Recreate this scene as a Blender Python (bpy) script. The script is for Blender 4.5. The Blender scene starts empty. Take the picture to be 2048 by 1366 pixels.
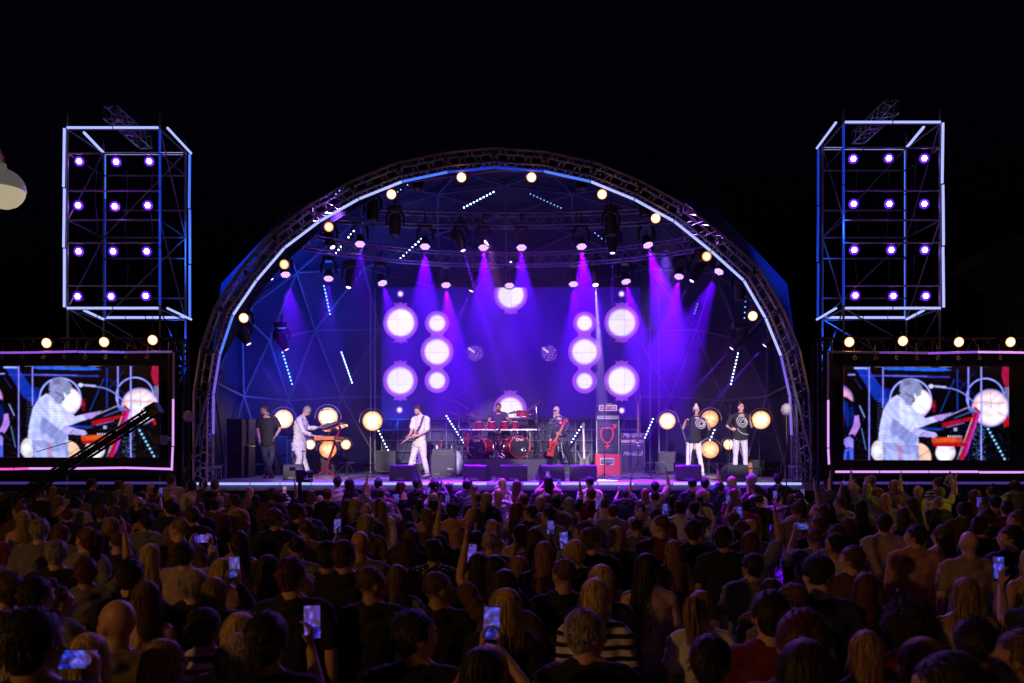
import bpy, bmesh, math, random
import numpy as np
from mathutils import Vector, Matrix, noise
random.seed(7)
R = math.radians
V = Vector
# ------------------------------------------------------------------ camera, world, exposure
C = bpy.context.scene.collection
SC = bpy.context.scene
F, YH, H = 1560.0, 904.0, 2.313          # focal length in photo pixels, horizon row, eye height
cam = bpy.data.objects.new('camera', bpy.data.cameras.new('camera')); C.objects.link(cam)
cam.location = (0, 0, H); cam.rotation_euler = (R(90), 0, 0)
cam.data.sensor_width = 36; cam.data.lens = 36*F/2048; cam.data.shift_y = (YH-683)/2048
cam.data.clip_start = .05; cam.data.clip_end = 400
cam.data.dof.use_dof = True; cam.data.dof.focus_distance = 19.0; cam.data.dof.aperture_fstop = 3.2
SC.camera = cam
w = bpy.data.worlds.new('World'); SC.world = w; w.use_nodes = True
sky = w.node_tree.nodes.new('ShaderNodeTexSky'); sky.sky_type = 'NISHITA'; sky.sun_disc = False
sky.sun_elevation = R(-4); sky.sun_rotation = R(200)
bgn = w.node_tree.nodes['Background']; nb = w.node_tree.nodes.new('ShaderNodeVectorMath'); nb.operation = 'MULTIPLY'; nb.inputs[1].default_value = (.45, .5, 2.2)
w.node_tree.links.new(sky.outputs[0], nb.inputs[0]); w.node_tree.links.new(nb.outputs[0], bgn.inputs[0]); bgn.inputs[1].default_value = .05
SC.view_settings.view_transform = 'Standard'; SC.view_settings.look = 'None'
SC.view_settings.exposure = 0; SC.view_settings.gamma = 1
cy = SC.cycles
cy.use_denoising = True; cy.max_bounces = 5; cy.diffuse_bounces = 2; cy.glossy_bounces = 2; cy.transmission_bounces = 2
cy.volume_bounces = 0; cy.sample_clamp_indirect = 4; cy.sample_clamp_direct = 0; cy.use_adaptive_sampling = True
cy.adaptive_threshold = .02; cy.caustics_reflective = False; cy.caustics_refractive = False
cy.volume_step_rate = 5

def P(px, py, Y): return V(((px-1024)/F*Y, Y, H-(py-YH)/F*Y))
def PZ(px, Y, z): return V(((px-1024)/F*Y, Y, z))
SZ = 1.65                                  # stage deck height

def spot(name, loc, target, power, col, angle, blend=.3, rad=.08):
    l = bpy.data.lights.new(name, 'SPOT'); l.energy = power; l.color = col; l.spot_size = R(angle); l.spot_blend = blend; l.shadow_soft_size = rad
    o = bpy.data.objects.new(name, l); C.objects.link(o); o.location = loc
    o.rotation_euler = (V(target)-V(loc)).to_track_quat('-Z', 'Y').to_euler(); return o
def point(name, loc, power, col, rad=.1, vf=.3):
    l = bpy.data.lights.new(name, 'POINT'); l.energy = power; l.volume_factor = vf; l.color = col; l.shadow_soft_size = rad
    o = bpy.data.objects.new(name, l); C.objects.link(o); o.location = loc; return o
# the square's sodium lamps behind the camera, and the front-of-house follow spots
point('square_lamp_light', (-10, -3, 5.5), 720, (1, .45, .11), .25)
point('square_lamp_light', (7, -7, 6.5), 60, (1, .47, .12), .25)
FOH = (0, -14, 9)
for tx, pw, a in ((-4.9, 3600, 5.2), (-2.3, 4600, 4), (1.2, 4200, 4.5), (2.6, 1500, 4), (5.3, 5600, 4.8)):
    spot('follow_spot_light', (tx*.3, -14, 9), (tx, 19.8, SZ+1.1), pw*13, (1, .86, .92), a, .5).data.volume_factor = .03
spot('yellow_wash_light', (13.5, 11, 5.2), (7.2, 13.6, 1.5), 400, (1, .8, .05), 32, .8)

# ------------------------------------------------------------------ materials
MATS = {}
def mat(name, col=(.5,.5,.5), rough=.6, metal=0, emit=None, es=0, var=.25, scale=6, sample=True, bump=0, coat=0):
    if name in MATS: return MATS[name]
    m = bpy.data.materials.new(name); m.use_nodes = True; nt = m.node_tree; b = nt.nodes['Principled BSDF']
    b.inputs['Base Color'].default_value = (*col, 1); b.inputs['Roughness'].default_value = rough; b.inputs['Metallic'].default_value = metal
    b.inputs['Coat Weight'].default_value = coat
    if emit:
        b.inputs['Emission Color'].default_value = (*emit, 1); b.inputs['Emission Strength'].default_value = es
        if not sample: m.cycles.emission_sampling = 'NONE'
    else:
        n = nt.nodes.new('ShaderNodeTexNoise'); n.inputs['Scale'].default_value = scale; n.inputs['Detail'].default_value = 5
        tc = nt.nodes.new('ShaderNodeTexCoord'); nt.links.new(tc.outputs['Object'], n.inputs['Vector'])
        mr = nt.nodes.new('ShaderNodeMapRange'); mr.inputs['To Min'].default_value = 1-var; mr.inputs['To Max'].default_value = 1+var
        nt.links.new(n.outputs['Fac'], mr.inputs['Value'])
        mx = nt.nodes.new('ShaderNodeVectorMath'); mx.operation = 'SCALE'; mx.inputs[0].default_value = col
        nt.links.new(mr.outputs[0], mx.inputs['Scale']); nt.links.new(mx.outputs[0], b.inputs['Base Color'])
        if bump:
            bp = nt.nodes.new('ShaderNodeBump'); bp.inputs['Strength'].default_value = bump; bp.inputs['Distance'].default_value = .02
            nt.links.new(n.outputs['Fac'], bp.inputs['Height']); nt.links.new(bp.outputs[0], b.inputs['Normal'])
    MATS[name] = m; return m
def glow(name, col, es, sample=True): return mat(name, (.01,.01,.01), .5, 0, col, es, sample=sample)

M = dict(
 black=mat('black_paint', (.012,.012,.014), .5), blackm=mat('black_metal', (.03,.03,.034), .4, .6),
 alu=mat('aluminium', (.34,.34,.38), .33, .85, var=.1, scale=20), steel=mat('galvanised_steel', (.2,.2,.22), .5, .5, var=.2, scale=14), ribm=mat('painted_rib_tube', (.17,.14,.23), .55, .1),
 tubeoff=mat('unlit_tube', (.5,.5,.55), .35, 0), chrome=mat('chrome', (.85,.85,.88), .12, 1, var=.03),
 white=mat('white_paint', (.75,.75,.76), .45), red=mat('red_lacquer', (.36,.01,.035), .25, 0, coat=.6, var=.12), redm=mat('red_metal', (.4,.012,.03), .3, .3, var=.1),
 redcase=mat('red_case_laminate', (.75,.012,.06), .4, var=.06), deck=mat('stage_deck', (.26,.25,.29), .42, var=.3, scale=3, bump=.1),
 grille=mat('grille_cloth', (.022,.022,.03), .8, var=.4, scale=60), wood=mat('wood', (.3,.14,.05), .45, var=.4, scale=10),
 orange=mat('orange_wood', (.65,.17,.02), .4, var=.25, scale=12), gold=mat('cymbal_bronze', (.6,.36,.2), .28, .9, var=.15, scale=15),
 fabric=mat('dome_fabric', (.005,.007,.055), .55, var=.25, scale=1.2, bump=.25), lens=mat('lens_glass', (.05,.05,.06), .1),
 skinw=mat('cream_plastic', (.7,.66,.5), .4), paving=mat('asphalt', (.03,.03,.032), .8, var=.3, scale=2, bump=.3), fur=mat('grey_fur', (.35,.33,.38), .9, var=.4, scale=30, bump=.6),
 feather=mat('white_feathers', (.75,.75,.78), .9, var=.2, scale=25, bump=.5), skirt=mat('stage_skirt', (.02,.02,.025), .9),
 wedge=mat('wedge_paint', (.045,.045,.052), .62, var=.25, scale=25), riserm=mat('riser_cloth', (.07,.065,.09), .85, var=.3, scale=4),
 fret=mat('fretboard', (.34,.15,.06), .5, var=.3, scale=40), stone=mat('stone', (.3,.28,.26), .9, var=.25, scale=1.5),
 pink=mat('marshall_panel', (.6,.42,.4), .35, .4, var=.1), globe_cap=mat('globe_cap_enamel', (.62,.58,.5), .5),
)
E = dict(
 tubeA=glow('bright_tube', (.38,.43,1), 1.3), tubeB=glow('blue_tube', (.08,.2,1), 1.05), tubeC=glow('dim_blue_tube', (.01,.06,.8), .62),
 tubeV=glow('violet_tube', (.22,.13,.9), .8), tubeP=glow('purple_tube', (.78,.33,1), 1.1), tubePt=glow('purple_top_tube', (.36,.1,.85), .85), tubePd=glow('dim_purple_tube', (.4,.13,.8), .35), tubeM=glow('magenta_tube', (1,.1,.62), 1.0),
 edge=glow('stage_edge_tube', (.34,.42,1), 1.3), edgel=glow('stage_edge_tube_soft', (.2,.22,1), .8), edged=glow('stage_edge_dim', (.14,.06,.6), .42),
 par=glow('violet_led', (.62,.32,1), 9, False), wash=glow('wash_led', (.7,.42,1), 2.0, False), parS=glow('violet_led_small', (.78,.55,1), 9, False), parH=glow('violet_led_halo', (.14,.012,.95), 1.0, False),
 spotl=glow('beam_lens', (.72,.42,1), 5, False), spoth=glow('white_beam_lens', (.9,.8,1), 30, False),
 warm=glow('warm_blinder', (1,.62,.24), 16), warmd=glow('amber_blinder', (1,.42,.12), 2.6), bulb=glow('warm_bulb', (1,.75,.45), 30), warmrim=glow('warm_lamp_rim', (1,.3,.04), .55, False),
 blue=glow('blue_led', (.16,.36,1), 6, False), blued=glow('dim_blue_led', (.2,.36,1), 3, False), bluew=glow('icy_led', (.45,.62,1), 9, False),
 globe=glow('opal_globe', (1,.84,.54), .42), cap=glow('globe_cap_glow', (.9,.85,.75), .09), dot=glow('indicator_led', (.8,.85,1), 6, False),
)
# ------------------------------------------------------------------ mesh builder
ORG = {}
def axes(d, hint=V((0,0,1))):
    d = d.normalized()
    if abs(d.dot(hint.normalized())) > .98: hint = V((0,1,0)) if abs(d.y) < .9 else V((1,0,0))
    x = d.cross(hint).normalized(); return x, x.cross(d).normalized()
class MB:
    def __init__(s): s.v = []; s.f = []
    def add(s, vs, fs):
        n = len(s.v); s.v += [tuple(v) for v in vs]; s.f += [tuple(i+n for i in f) for f in fs]; return s
    def box(s, c, size, rz=0, rx=0, ry=0):
        m = Matrix.Rotation(rz, 3, 'Z') @ Matrix.Rotation(ry, 3, 'Y') @ Matrix.Rotation(rx, 3, 'X'); c = V(c)
        vs = [c + m @ V((x*size[0]/2, y*size[1]/2, z*size[2]/2)) for x in (-1,1) for y in (-1,1) for z in (-1,1)]
        return s.add(vs, [(0,1,3,2),(4,6,7,5),(0,4,5,1),(2,3,7,6),(0,2,6,4),(1,5,7,3)])
    def tube(s, a, b, r, r2=None, n=8, cap=True):
        a, b = V(a), V(b); r2 = r if r2 is None else r2; x, y = axes(b-a)
        vs = []
        for p, q in ((a, r), (b, r2)):
            for i in range(n):
                t = 2*math.pi*i/n; vs.append(p + (x*math.cos(t)+y*math.sin(t))*q)
        fs = [(i, (i+1)%n, n+(i+1)%n, n+i) for i in range(n)]
        if cap: fs += [tuple(range(n))[::-1], tuple(range(n, 2*n))]
        return s.add(vs, fs)
    def path(s, pts, r, n=6):
        for a, b in zip(pts, pts[1:]): s.tube(a, b, r, n=n)
        return s
    def lathe(s, c, d, prof, n=20):          # prof: (offset along d, radius)
        c, d = V(c), V(d).normalized(); x, y = axes(d); vs = []; k = len(prof)
        for h, r in prof:
            for i in range(n):
                t = 2*math.pi*i/n; vs.append(c + d*h + (x*math.cos(t)+y*math.sin(t))*max(r, .0005))
        fs = [(j*n+i, j*n+(i+1)%n, (j+1)*n+(i+1)%n, (j+1)*n+i) for j in range(k-1) for i in range(n)]
        fs += [tuple(range(n))[::-1], tuple(range((k-1)*n, k*n))]
        return s.add(vs, fs)
    def disc(s, c, d, r, n=14, t=.006): return s.lathe(c, d, [(-t/2, r), (t/2, r)], n)
    def ring(s, c, d, rad, r, n=24, a0=0, a1=360, m=6, hint=V((0,0,1))):
        c = V(c); x, y = axes(V(d), hint); pts = [c + (x*math.cos(R(a0+(a1-a0)*i/n)) + y*math.sin(R(a0+(a1-a0)*i/n)))*rad for i in range(n+1)]
        return s.path(pts, r, m)
    def ell(s, c, r, n=12, m=8, rot=None):
        c = V(c); r = V(r) if hasattr(r, '__len__') else V((r,r,r)); vs = []; rot = rot or Matrix.Identity(3)
        for j in range(m+1):
            p = math.pi*j/m
            for i in range(n):
                t = 2*math.pi*i/n; sp = max(math.sin(p), .02)
                vs.append(c + rot @ V((r.x*sp*math.cos(t), r.y*sp*math.sin(t), r.z*math.cos(p))))
        fs = [(j*n+i, (j+1)*n+i, (j+1)*n+(i+1)%n, j*n+(i+1)%n) for j in range(m) for i in range(n)]
        fs += [tuple(range(n)), tuple(range(m*n, m*n+n))[::-1]]
        return s.add(vs, fs)
    def prism(s, poly, d):                    # poly: 3-D points in a plane, d: extrusion vector
        n = len(poly); d = V(d); vs = [V(p) for p in poly] + [V(p)+d for p in poly]
        return s.add(vs, [tuple(range(n))[::-1], tuple(range(n, 2*n))] + [(i, (i+1)%n, n+(i+1)%n, n+i) for i in range(n)])
    def loft(s, rings, n=12):                 # rings: (centre, rx, ry, axisX, axisY)
        vs = []
        for c, rx, ry, ax, ay in rings:
            for i in range(n):
                t = 2*math.pi*i/n; vs.append(c + ax*(rx*math.cos(t)) + ay*(ry*math.sin(t)))
        k = len(rings)
        fs = [(j*n+i, j*n+(i+1)%n, (j+1)*n+(i+1)%n, (j+1)*n+i) for j in range(k-1) for i in range(n)]
        fs += [tuple(range(n))[::-1], tuple(range((k-1)*n, k*n))]
        return s.add(vs, fs)
    def limb(s, pts, rad, n=10, flat=1, hint=V((0,0,1))):
        pts = [V(p) for p in pts]; rings = []
        for i, p in enumerate(pts):
            d = (pts[min(i+1, len(pts)-1)] - pts[max(i-1, 0)]); x, y = axes(d, hint); rings.append((p, rad[i], rad[i]*flat, x, y))
        d0 = (pts[0]-pts[1]).normalized(); x, y = axes(-d0, hint); rings.insert(0, (pts[0]+d0*rad[0]*.6, rad[0]*.6, rad[0]*.6*flat, x, y))
        d1 = (pts[-1]-pts[-2]).normalized(); x, y = axes(d1, hint); rings.append((pts[-1]+d1*rad[-1]*.6, rad[-1]*.6, rad[-1]*.6*flat, x, y))
        return s.loft(rings, n)
    def truss(s, pts, w, r=.022, rd=.01, step=None, side=None, h=None):   # box truss along pts
        pts = [V(p) for p in pts]; h = h or w; fr = []
        for i, p in enumerate(pts):
            d = pts[min(i+1, len(pts)-1)] - pts[max(i-1, 0)]
            if side is not None:
                a = V(side).normalized(); b = a.cross(d.normalized()).normalized()
            else: a, b = axes(d)
            fr.append([p + a*(sx*w/2) + b*(sy*h/2) for sx, sy in ((-1,-1),(1,-1),(1,1),(-1,1))])
        for a, b in zip(fr, fr[1:]):
            for q in range(4): s.tube(a[q], b[q], r, n=6)
            L = (a[0]-b[0]).length; k = max(1, round(L/(step or w*1.0)))
            for q in range(4):
                p0, p1, q0, q1 = a[q], b[q], a[(q+1)%4], b[(q+1)%4]
                for j in range(k):
                    u, v = j/k, (j+1)/k
                    m = (u+v)/2
                    s.tube(p0.lerp(p1, u), q0.lerp(q1, m), rd, n=4, cap=False); s.tube(q0.lerp(q1, m), p0.lerp(p1, v), rd, n=4, cap=False)
            for q in range(4): s.tube(a[q], a[(q+1)%4], rd*1.3, n=4)
        for q in range(4): s.tube(fr[-1][q], fr[-1][(q+1)%4], rd*1.3, n=4)
        return s
    def build(s, name, m, parent=None, smooth=False, bevel=0, org=None):
        me = bpy.data.meshes.new(name)
        og = V(ORG.get(parent.name, (0,0,0))) if parent else V(org or (0,0,0))
        me.from_pydata([V(v)-og for v in s.v], [], s.f); me.materials.append(m)
        bm = bmesh.new(); bm.from_mesh(me); bmesh.ops.recalc_face_normals(bm, faces=bm.faces); bm.to_mesh(me); bm.free()
        if smooth:
            me.polygons.foreach_set('use_smooth', [True]*len(me.polygons))
            try: me.set_sharp_from_angle(angle=R(40))
            except Exception: pass
        o = bpy.data.objects.new(name, me); C.objects.link(o)
        if bevel:
            b = o.modifiers.new('bevel', 'BEVEL'); b.width = bevel; b.segments = 2; b.limit_method = 'ANGLE'
        if parent: o.parent = parent; ORG[o.name] = tuple(og)
        else: o.location = og; ORG[o.name] = tuple(og)
        return o
def tag(o, label=None, cat=None, group=None, kind=None):
    if label: o['label'] = label
    if cat: o['category'] = cat
    if group: o['group'] = group
    if kind: o['kind'] = kind
    return o
def thing(name, label, cat, loc, group=None):
    o = bpy.data.objects.new(name, None); C.objects.link(o); o.location = loc; o.empty_display_size = .2; ORG[o.name] = tuple(loc)
    return tag(o, label, cat, group)
def struct(name, mb, m, **k): return tag(mb.build(name, m, **k), kind='structure')
def text(name, s, m, parent, loc, size, yaw=0, depth=.004, font_shear=0, pitch=90, sx=1):
    cu = bpy.data.curves.new(name, 'FONT'); cu.body = s; cu.size = size; cu.extrude = depth; cu.align_x = 'CENTER'; cu.align_y = 'CENTER'; cu.shear = font_shear
    t = bpy.data.objects.new('tmp', cu); C.objects.link(t)
    dg = bpy.context.evaluated_depsgraph_get(); me = bpy.data.meshes.new_from_object(t.evaluated_get(dg)); bpy.data.objects.remove(t)
    me.materials.clear(); me.materials.append(m)
    o = bpy.data.objects.new(name, me); C.objects.link(o); o.parent = parent; o.location = V(loc)-V(ORG[parent.name]); o.rotation_euler = (R(pitch), 0, yaw); o.scale = (sx,1,1)
    return o
def pixel_panel(name, img, c00, c10, c01, m, parent):     # an LED panel: one coloured face per pixel; img rows run downward
    h, wd, _ = img.shape; c00, c10, c01 = V(c00), V(c10), V(c01); og = V(ORG[parent.name])
    u = np.linspace(0, 1, wd+1); v = np.linspace(0, 1, h+1); U, W = np.meshgrid(u, v)
    a = np.array(c10-c00); b = np.array(c01-c00); co = np.array(c00-og) + U[..., None]*a + W[..., None]*b
    me = bpy.data.meshes.new(name); idx = np.arange((h+1)*(wd+1)).reshape(h+1, wd+1)
    q = np.stack([idx[:-1,:-1], idx[1:,:-1], idx[1:,1:], idx[:-1,1:]], -1).reshape(-1, 4)
    me.from_pydata(co.reshape(-1, 3).tolist(), [], q.tolist())
    at = me.color_attributes.new('pixels', 'FLOAT_COLOR', 'CORNER')
    col = np.ones((h*wd, 4, 4), dtype=np.float32); col[:, :, :3] = img.reshape(-1, 1, 3); at.data.foreach_set('color', col.ravel())
    me.materials.append(m); o = bpy.data.objects.new(name, me); C.objects.link(o); o.parent = parent; ORG[o.name] = tuple(og); return o
def grad_disc(name, c, d, r, stops, parent, m, n=24):      # a lamp face whose glow falls from the hot filament outward
    mb = MB(); k = 9; c, d = V(c), V(d).normalized(); x, y = axes(d); vs = [c]; cols = [stops(0)]
    for j in range(1, k+1):
        for i in range(n): a = 2*math.pi*i/n; vs.append(c+(x*math.cos(a)+y*math.sin(a))*(r*j/k) - d*(.02*r*(j/k)**2)); cols.append(stops(j/k))
    fs = [(0, 1+i, 1+(i+1)%n) for i in range(n)] + [(1+(j-1)*n+i, 1+j*n+i, 1+j*n+(i+1)%n, 1+(j-1)*n+(i+1)%n) for j in range(1, k) for i in range(n)]
    mb.add(vs, fs); o = mb.build(name, m, parent); at = o.data.color_attributes.new('pixels', 'FLOAT_COLOR', 'POINT')
    at.data.foreach_set('color', np.array([(*q, 1) for q in cols], dtype=np.float32).ravel()); return o
def panel_mat(name, es):
    m = bpy.data.materials.new(name); m.use_nodes = True; nt = m.node_tree; b = nt.nodes['Principled BSDF']
    b.inputs['Base Color'].default_value = (.01,.01,.01,1); b.inputs['Roughness'].default_value = .6
    a = nt.nodes.new('ShaderNodeVertexColor'); a.layer_name = 'pixels'; nt.links.new(a.outputs[0], b.inputs['Emission Color']); b.inputs['Emission Strength'].default_value = es
    m.cycles.emission_sampling = 'NONE'; return m
# ================================================================== SETTING
g = MB().box((0, 40, -.05), (400, 300, .1)); struct('ground', g, M['paving'])
# distant dark building at the right edge
bd = thing('stone_building', 'dark stone building with a stepped cornice at the far right edge of the square', 'building', (26.5, 34, 0))
mb = MB().box((30.2, 38, 5.6), (8.4, 10, 11.2)); mb.build('wall', M['stone'], bd)
mb = MB()
for i, (z, e) in enumerate(((11.3, .25), (11.65, .5), (12.0, .8), (12.35, 1.15), (12.75, 1.0))): mb.box((30.2, 38, z), (8.4+e*2, 10+e*2, .34 if i < 4 else .46))
for i in range(22): mb.box((25.65+i*.42, 32.5, 11.7), (.2, .3, .3))
mb.build('cornice', M['stone'], bd)
for i in range(5): MB().lathe((26.6+i*1.9, 32.6, 0), (0,0,1), [(0,.55),(.4,.5),(.5,.42),(10.3,.34),(10.5,.46),(11.1,.5)], 16).build('column', M['stone'], bd, True)
mb = MB().prism([(25.2,32.2,12.98),(35.2,32.2,12.98),(30.2,32.2,15)], (0,10,0)); mb.build('roof', M['stone'], bd)
# stage
st = thing('stage_platform', 'wide black festival stage deck with a glowing edge strip in front of the crowd', 'stage', (0, 17, 0))
MB().box((-.15, 23, SZ-.09), (13.9, 12, .18)).build('deck', M['deck'], st)
sk = MB()
for i in range(140):
    x = -7.05+i*.0993; sk.box((x+.05, 17.03+(.015 if i % 2 else 0), (SZ-.19)/2), (.102, .04, SZ-.19))
sk.build('skirt', M['skirt'], st)
def tubeseg(px0, py0, px1, py1, Y, m, parent, r=.028, name='light_tube', Y1=None):
    return MB().tube(P(px0,py0,Y), P(px1,py1,Y1 or Y), r, n=8).build(name, m, parent, True)
xs = [380,435,500,560,622,690,760,830,905,975,1045,1120,1195,1270,1345,1420,1500,1560,1604]
for i, (a, b) in enumerate(zip(xs, xs[1:])): tubeseg(a+1.5, 967.5, b-1.5, 967.5, 16.95, E['edge' if i not in (5, 9, 13) else 'edgel'], st, .026, 'edge_light_tube')
for sgn, x0, x1, side in ((-1, -60, 352, 'left'), (1, 1640, 2110, 'right')):
    wg = thing('screen_riser', f'low black platform under the {side} video screen with a dim violet edge strip', 'platform', PZ((x0+x1)/2, 17.6, 0))
    a, b = PZ(x0, 16.95, 0), PZ(x1, 16.95, 0)
    MB().box(((a.x+b.x)/2, 18.4, .73), (b.x-a.x, 2.8, 1.46)).build('platform_body', M['skirt'], wg)
    n = 5
    for k in range(n):
        u, v = x0+(x1-x0)*k/n, x0+(x1-x0)*(k+1)/n
        tubeseg(u+1, 966, v-1, 966, 16.93, E['edged'], wg, .028, 'edge_light_tube')
# dome: geodesic canopy with front arch
XC = -.19
dm = thing('stage_dome', 'large dark blue geodesic dome canopy arching over the stage, rimmed with light tubes', 'stage roof', (XC, 17.2, SZ))
bm = bmesh.new(); bmesh.ops.create_icosphere(bm, subdivisions=3, radius=7.62)
bmesh.ops.rotate(bm, verts=bm.verts, matrix=Matrix.Rotation(R(18), 3, 'Z')); bmesh.ops.translate(bm, verts=bm.verts, vec=(XC, 20.9, 1.95))
def bulge(v):                                   # the canopy's shoulders stand out wider than the front arch
    th = math.atan2(v.z-1.95, v.x-XC); k = 1+.13*math.sin(2*th)**2*min(max((v.y-17.45)/.9, 0), 1)*(1 if v.z > 1.95 else 0)
    return V((XC+(v.x-XC)*k, v.y, 1.95+(v.z-1.95)*k))
edges_all = [(e.verts[0].co.copy(), e.verts[1].co.copy()) for e in bm.edges]
for co, no in (((0, 17.45, 0), (0, -1, 0)), ((0, 0, .05), (0, 0, -1))):
    bmesh.ops.bisect_plane(bm, geom=bm.verts[:]+bm.edges[:]+bm.faces[:], plane_co=co, plane_no=no, clear_outer=True)
for v in bm.verts: v.co = bulge(v.co)
me = bpy.data.meshes.new('canopy'); bm.to_mesh(me); bm.free()
me.materials.append(M['fabric']); cn = bpy.data.objects.new('canopy', me); C.objects.link(cn); cn.parent = dm; me.transform(Matrix.Translation(-V(dm.location)))
sd = cn.modifiers.new('thickness', 'SOLIDIFY'); sd.thickness = .02; sd.offset = 1
rb = MB(); cen = V((XC, 20.9, 1.95))
for a, b in edges_all:
    a, b = cen+(a-cen)*.985, cen+(b-cen)*.985
    if a.y > b.y: a, b = b, a
    if b.y < 17.5 or max(a.z, b.z) < .1: continue
    if a.y < 17.5: a = a.lerp(b, (17.5-a.y)/(b.y-a.y))
    lo, hi = (a, b) if a.z < b.z else (b, a)
    if lo.z < .1: lo = lo.lerp(hi, (.1-lo.z)/(hi.z-lo.z))
    lo, hi = bulge(lo), bulge(hi); rb.tube(lo, hi, .03, n=6)
rb.build('rib_frame', M['ribm'], dm, True)
Lp = [(426.6,905),(426.6,869),(427,789),(439.5,710),(466,630),(513,561),(569,495.6),(639,442.5),(717.5,398),(805,363),(896,344),(989,335),(1087.5,342.5),(1181,363),(1269,399),(1348,442.5),(1422,502),(1487.5,561),(1531,636),(1562,712),(1579.5,792),(1583,871),(1583,905)]
YA = 17.05
lev = ['tubeV','tubeV','tubeV','tubeB','tubeA','tubeA','tubeA','tubeA','tubeA','tubeB','tubeC','tubeC','tubeB','tubeA','tubeA','tubeA','tubeA','tubeA','tubeA','tubeV','tubeV','tubeV']
for i, (a, b) in enumerate(zip(Lp, Lp[1:])):
    if i in (0, len(Lp)-2): continue
    pa, pb = P(*a, YA), P(*b, YA); d = (pb-pa)*.012
    m = E[lev[i]]
    if i in (1,2): m = E['tubeV']
    MB().tube(pa+d, pb-d, .029, n=8).build('arch_light_tube', m, dm, True)
def offs(pts, k):
    out = []
    for i, p in enumerate(pts):
        d = (pts[min(i+1, len(pts)-1)]-pts[max(i-1, 0)]).normalized(); out.append(p + V((-d.z, 0, d.x))*k)
    return out
A = [P(*a, 17.25) for a in Lp]; A[0].z = SZ+.02; A[-1].z = SZ+.02
# outward normal for left-to-right travel is up
AO = offs(A, .22)
MB().truss(AO, .34, .026, .011, side=(0,1,0), h=.3, step=.36).build('arch_truss', M['alu'], dm, True)
AO2 = [p + V((0, .22, 0)) for p in offs(A, .5)]
mb = MB().path(AO2, .024); mb.path([p+V((0,.3,0)) for p in offs(A, .56)], .024)
for p, q in zip(AO, AO2): mb.tube(p, q, .014, n=5)
mb.build('arch_outer_rail', M['steel'], dm, True)
for i in range(2, len(AO)-2, 1):
    MB().lathe(AO[i]+V((0,-.2,0)), (0,0,1), [(-.05,.035),(.05,.035)], 8).build('truss_clamp', M['blackm'], dm)
# props beside the arch feet
for sx, pts in ((-1, [((420,765,17.0),(384,918,16.9)),((408,850,17.2),(398,930,17.4))]), (1, [((1585,760,17.0),(1625,922,16.9)),((1605,850,17.2),(1612,930,17.4))])):
    for a, b in pts: MB().tube(P(*a), P(*b), .03).build('prop_tube', M['steel'], dm, True)
# interior trusses
def arc(px0, px1, ye, yc, z, n=10):
    out = []
    for i in range(n+1):
        t = i/n; px = px0+(px1-px0)*t; py = yc + (ye-yc)*abs(2*t-1)**2; Y = F*(z-H)/(YH-py); out.append(V(((px-1024)/F*Y, Y, z)))
    return out
t1 = thing('curved_truss', 'upper curved aluminium lighting truss under the dome roof', 'truss', (0, 18.9, 7.9), 'lighting trusses under the dome')
up = arc(655, 1365, 428, 441, 7.9); MB().truss(up, .3, .025, .01, side=(0,0,1), step=.34).build('truss_frame', M['alu'], t1, True)
t2 = thing('curved_truss', 'lower curved aluminium lighting truss above the video wall', 'truss', (0, 20, 7.2), 'lighting trusses under the dome')
lw = arc(612, 1412, 484, 520, 7.2, 12); MB().truss(lw, .3, .025, .01, side=(0,0,1), step=.34).build('truss_frame', M['alu'], t2, True)
for t, pp in ((t1, up), (t2, lw)):
    for i in (2, 5, len(pp)-3):
        p = pp[i]; rr = math.sqrt(max(.1, 7.5**2-(p.y-20.9)**2-(p.x-XC)**2)); MB().tube(p, (p.x, p.y, 1.95+rr), .012, n=5).build('hanging_cable', M['steel'], t)
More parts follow.
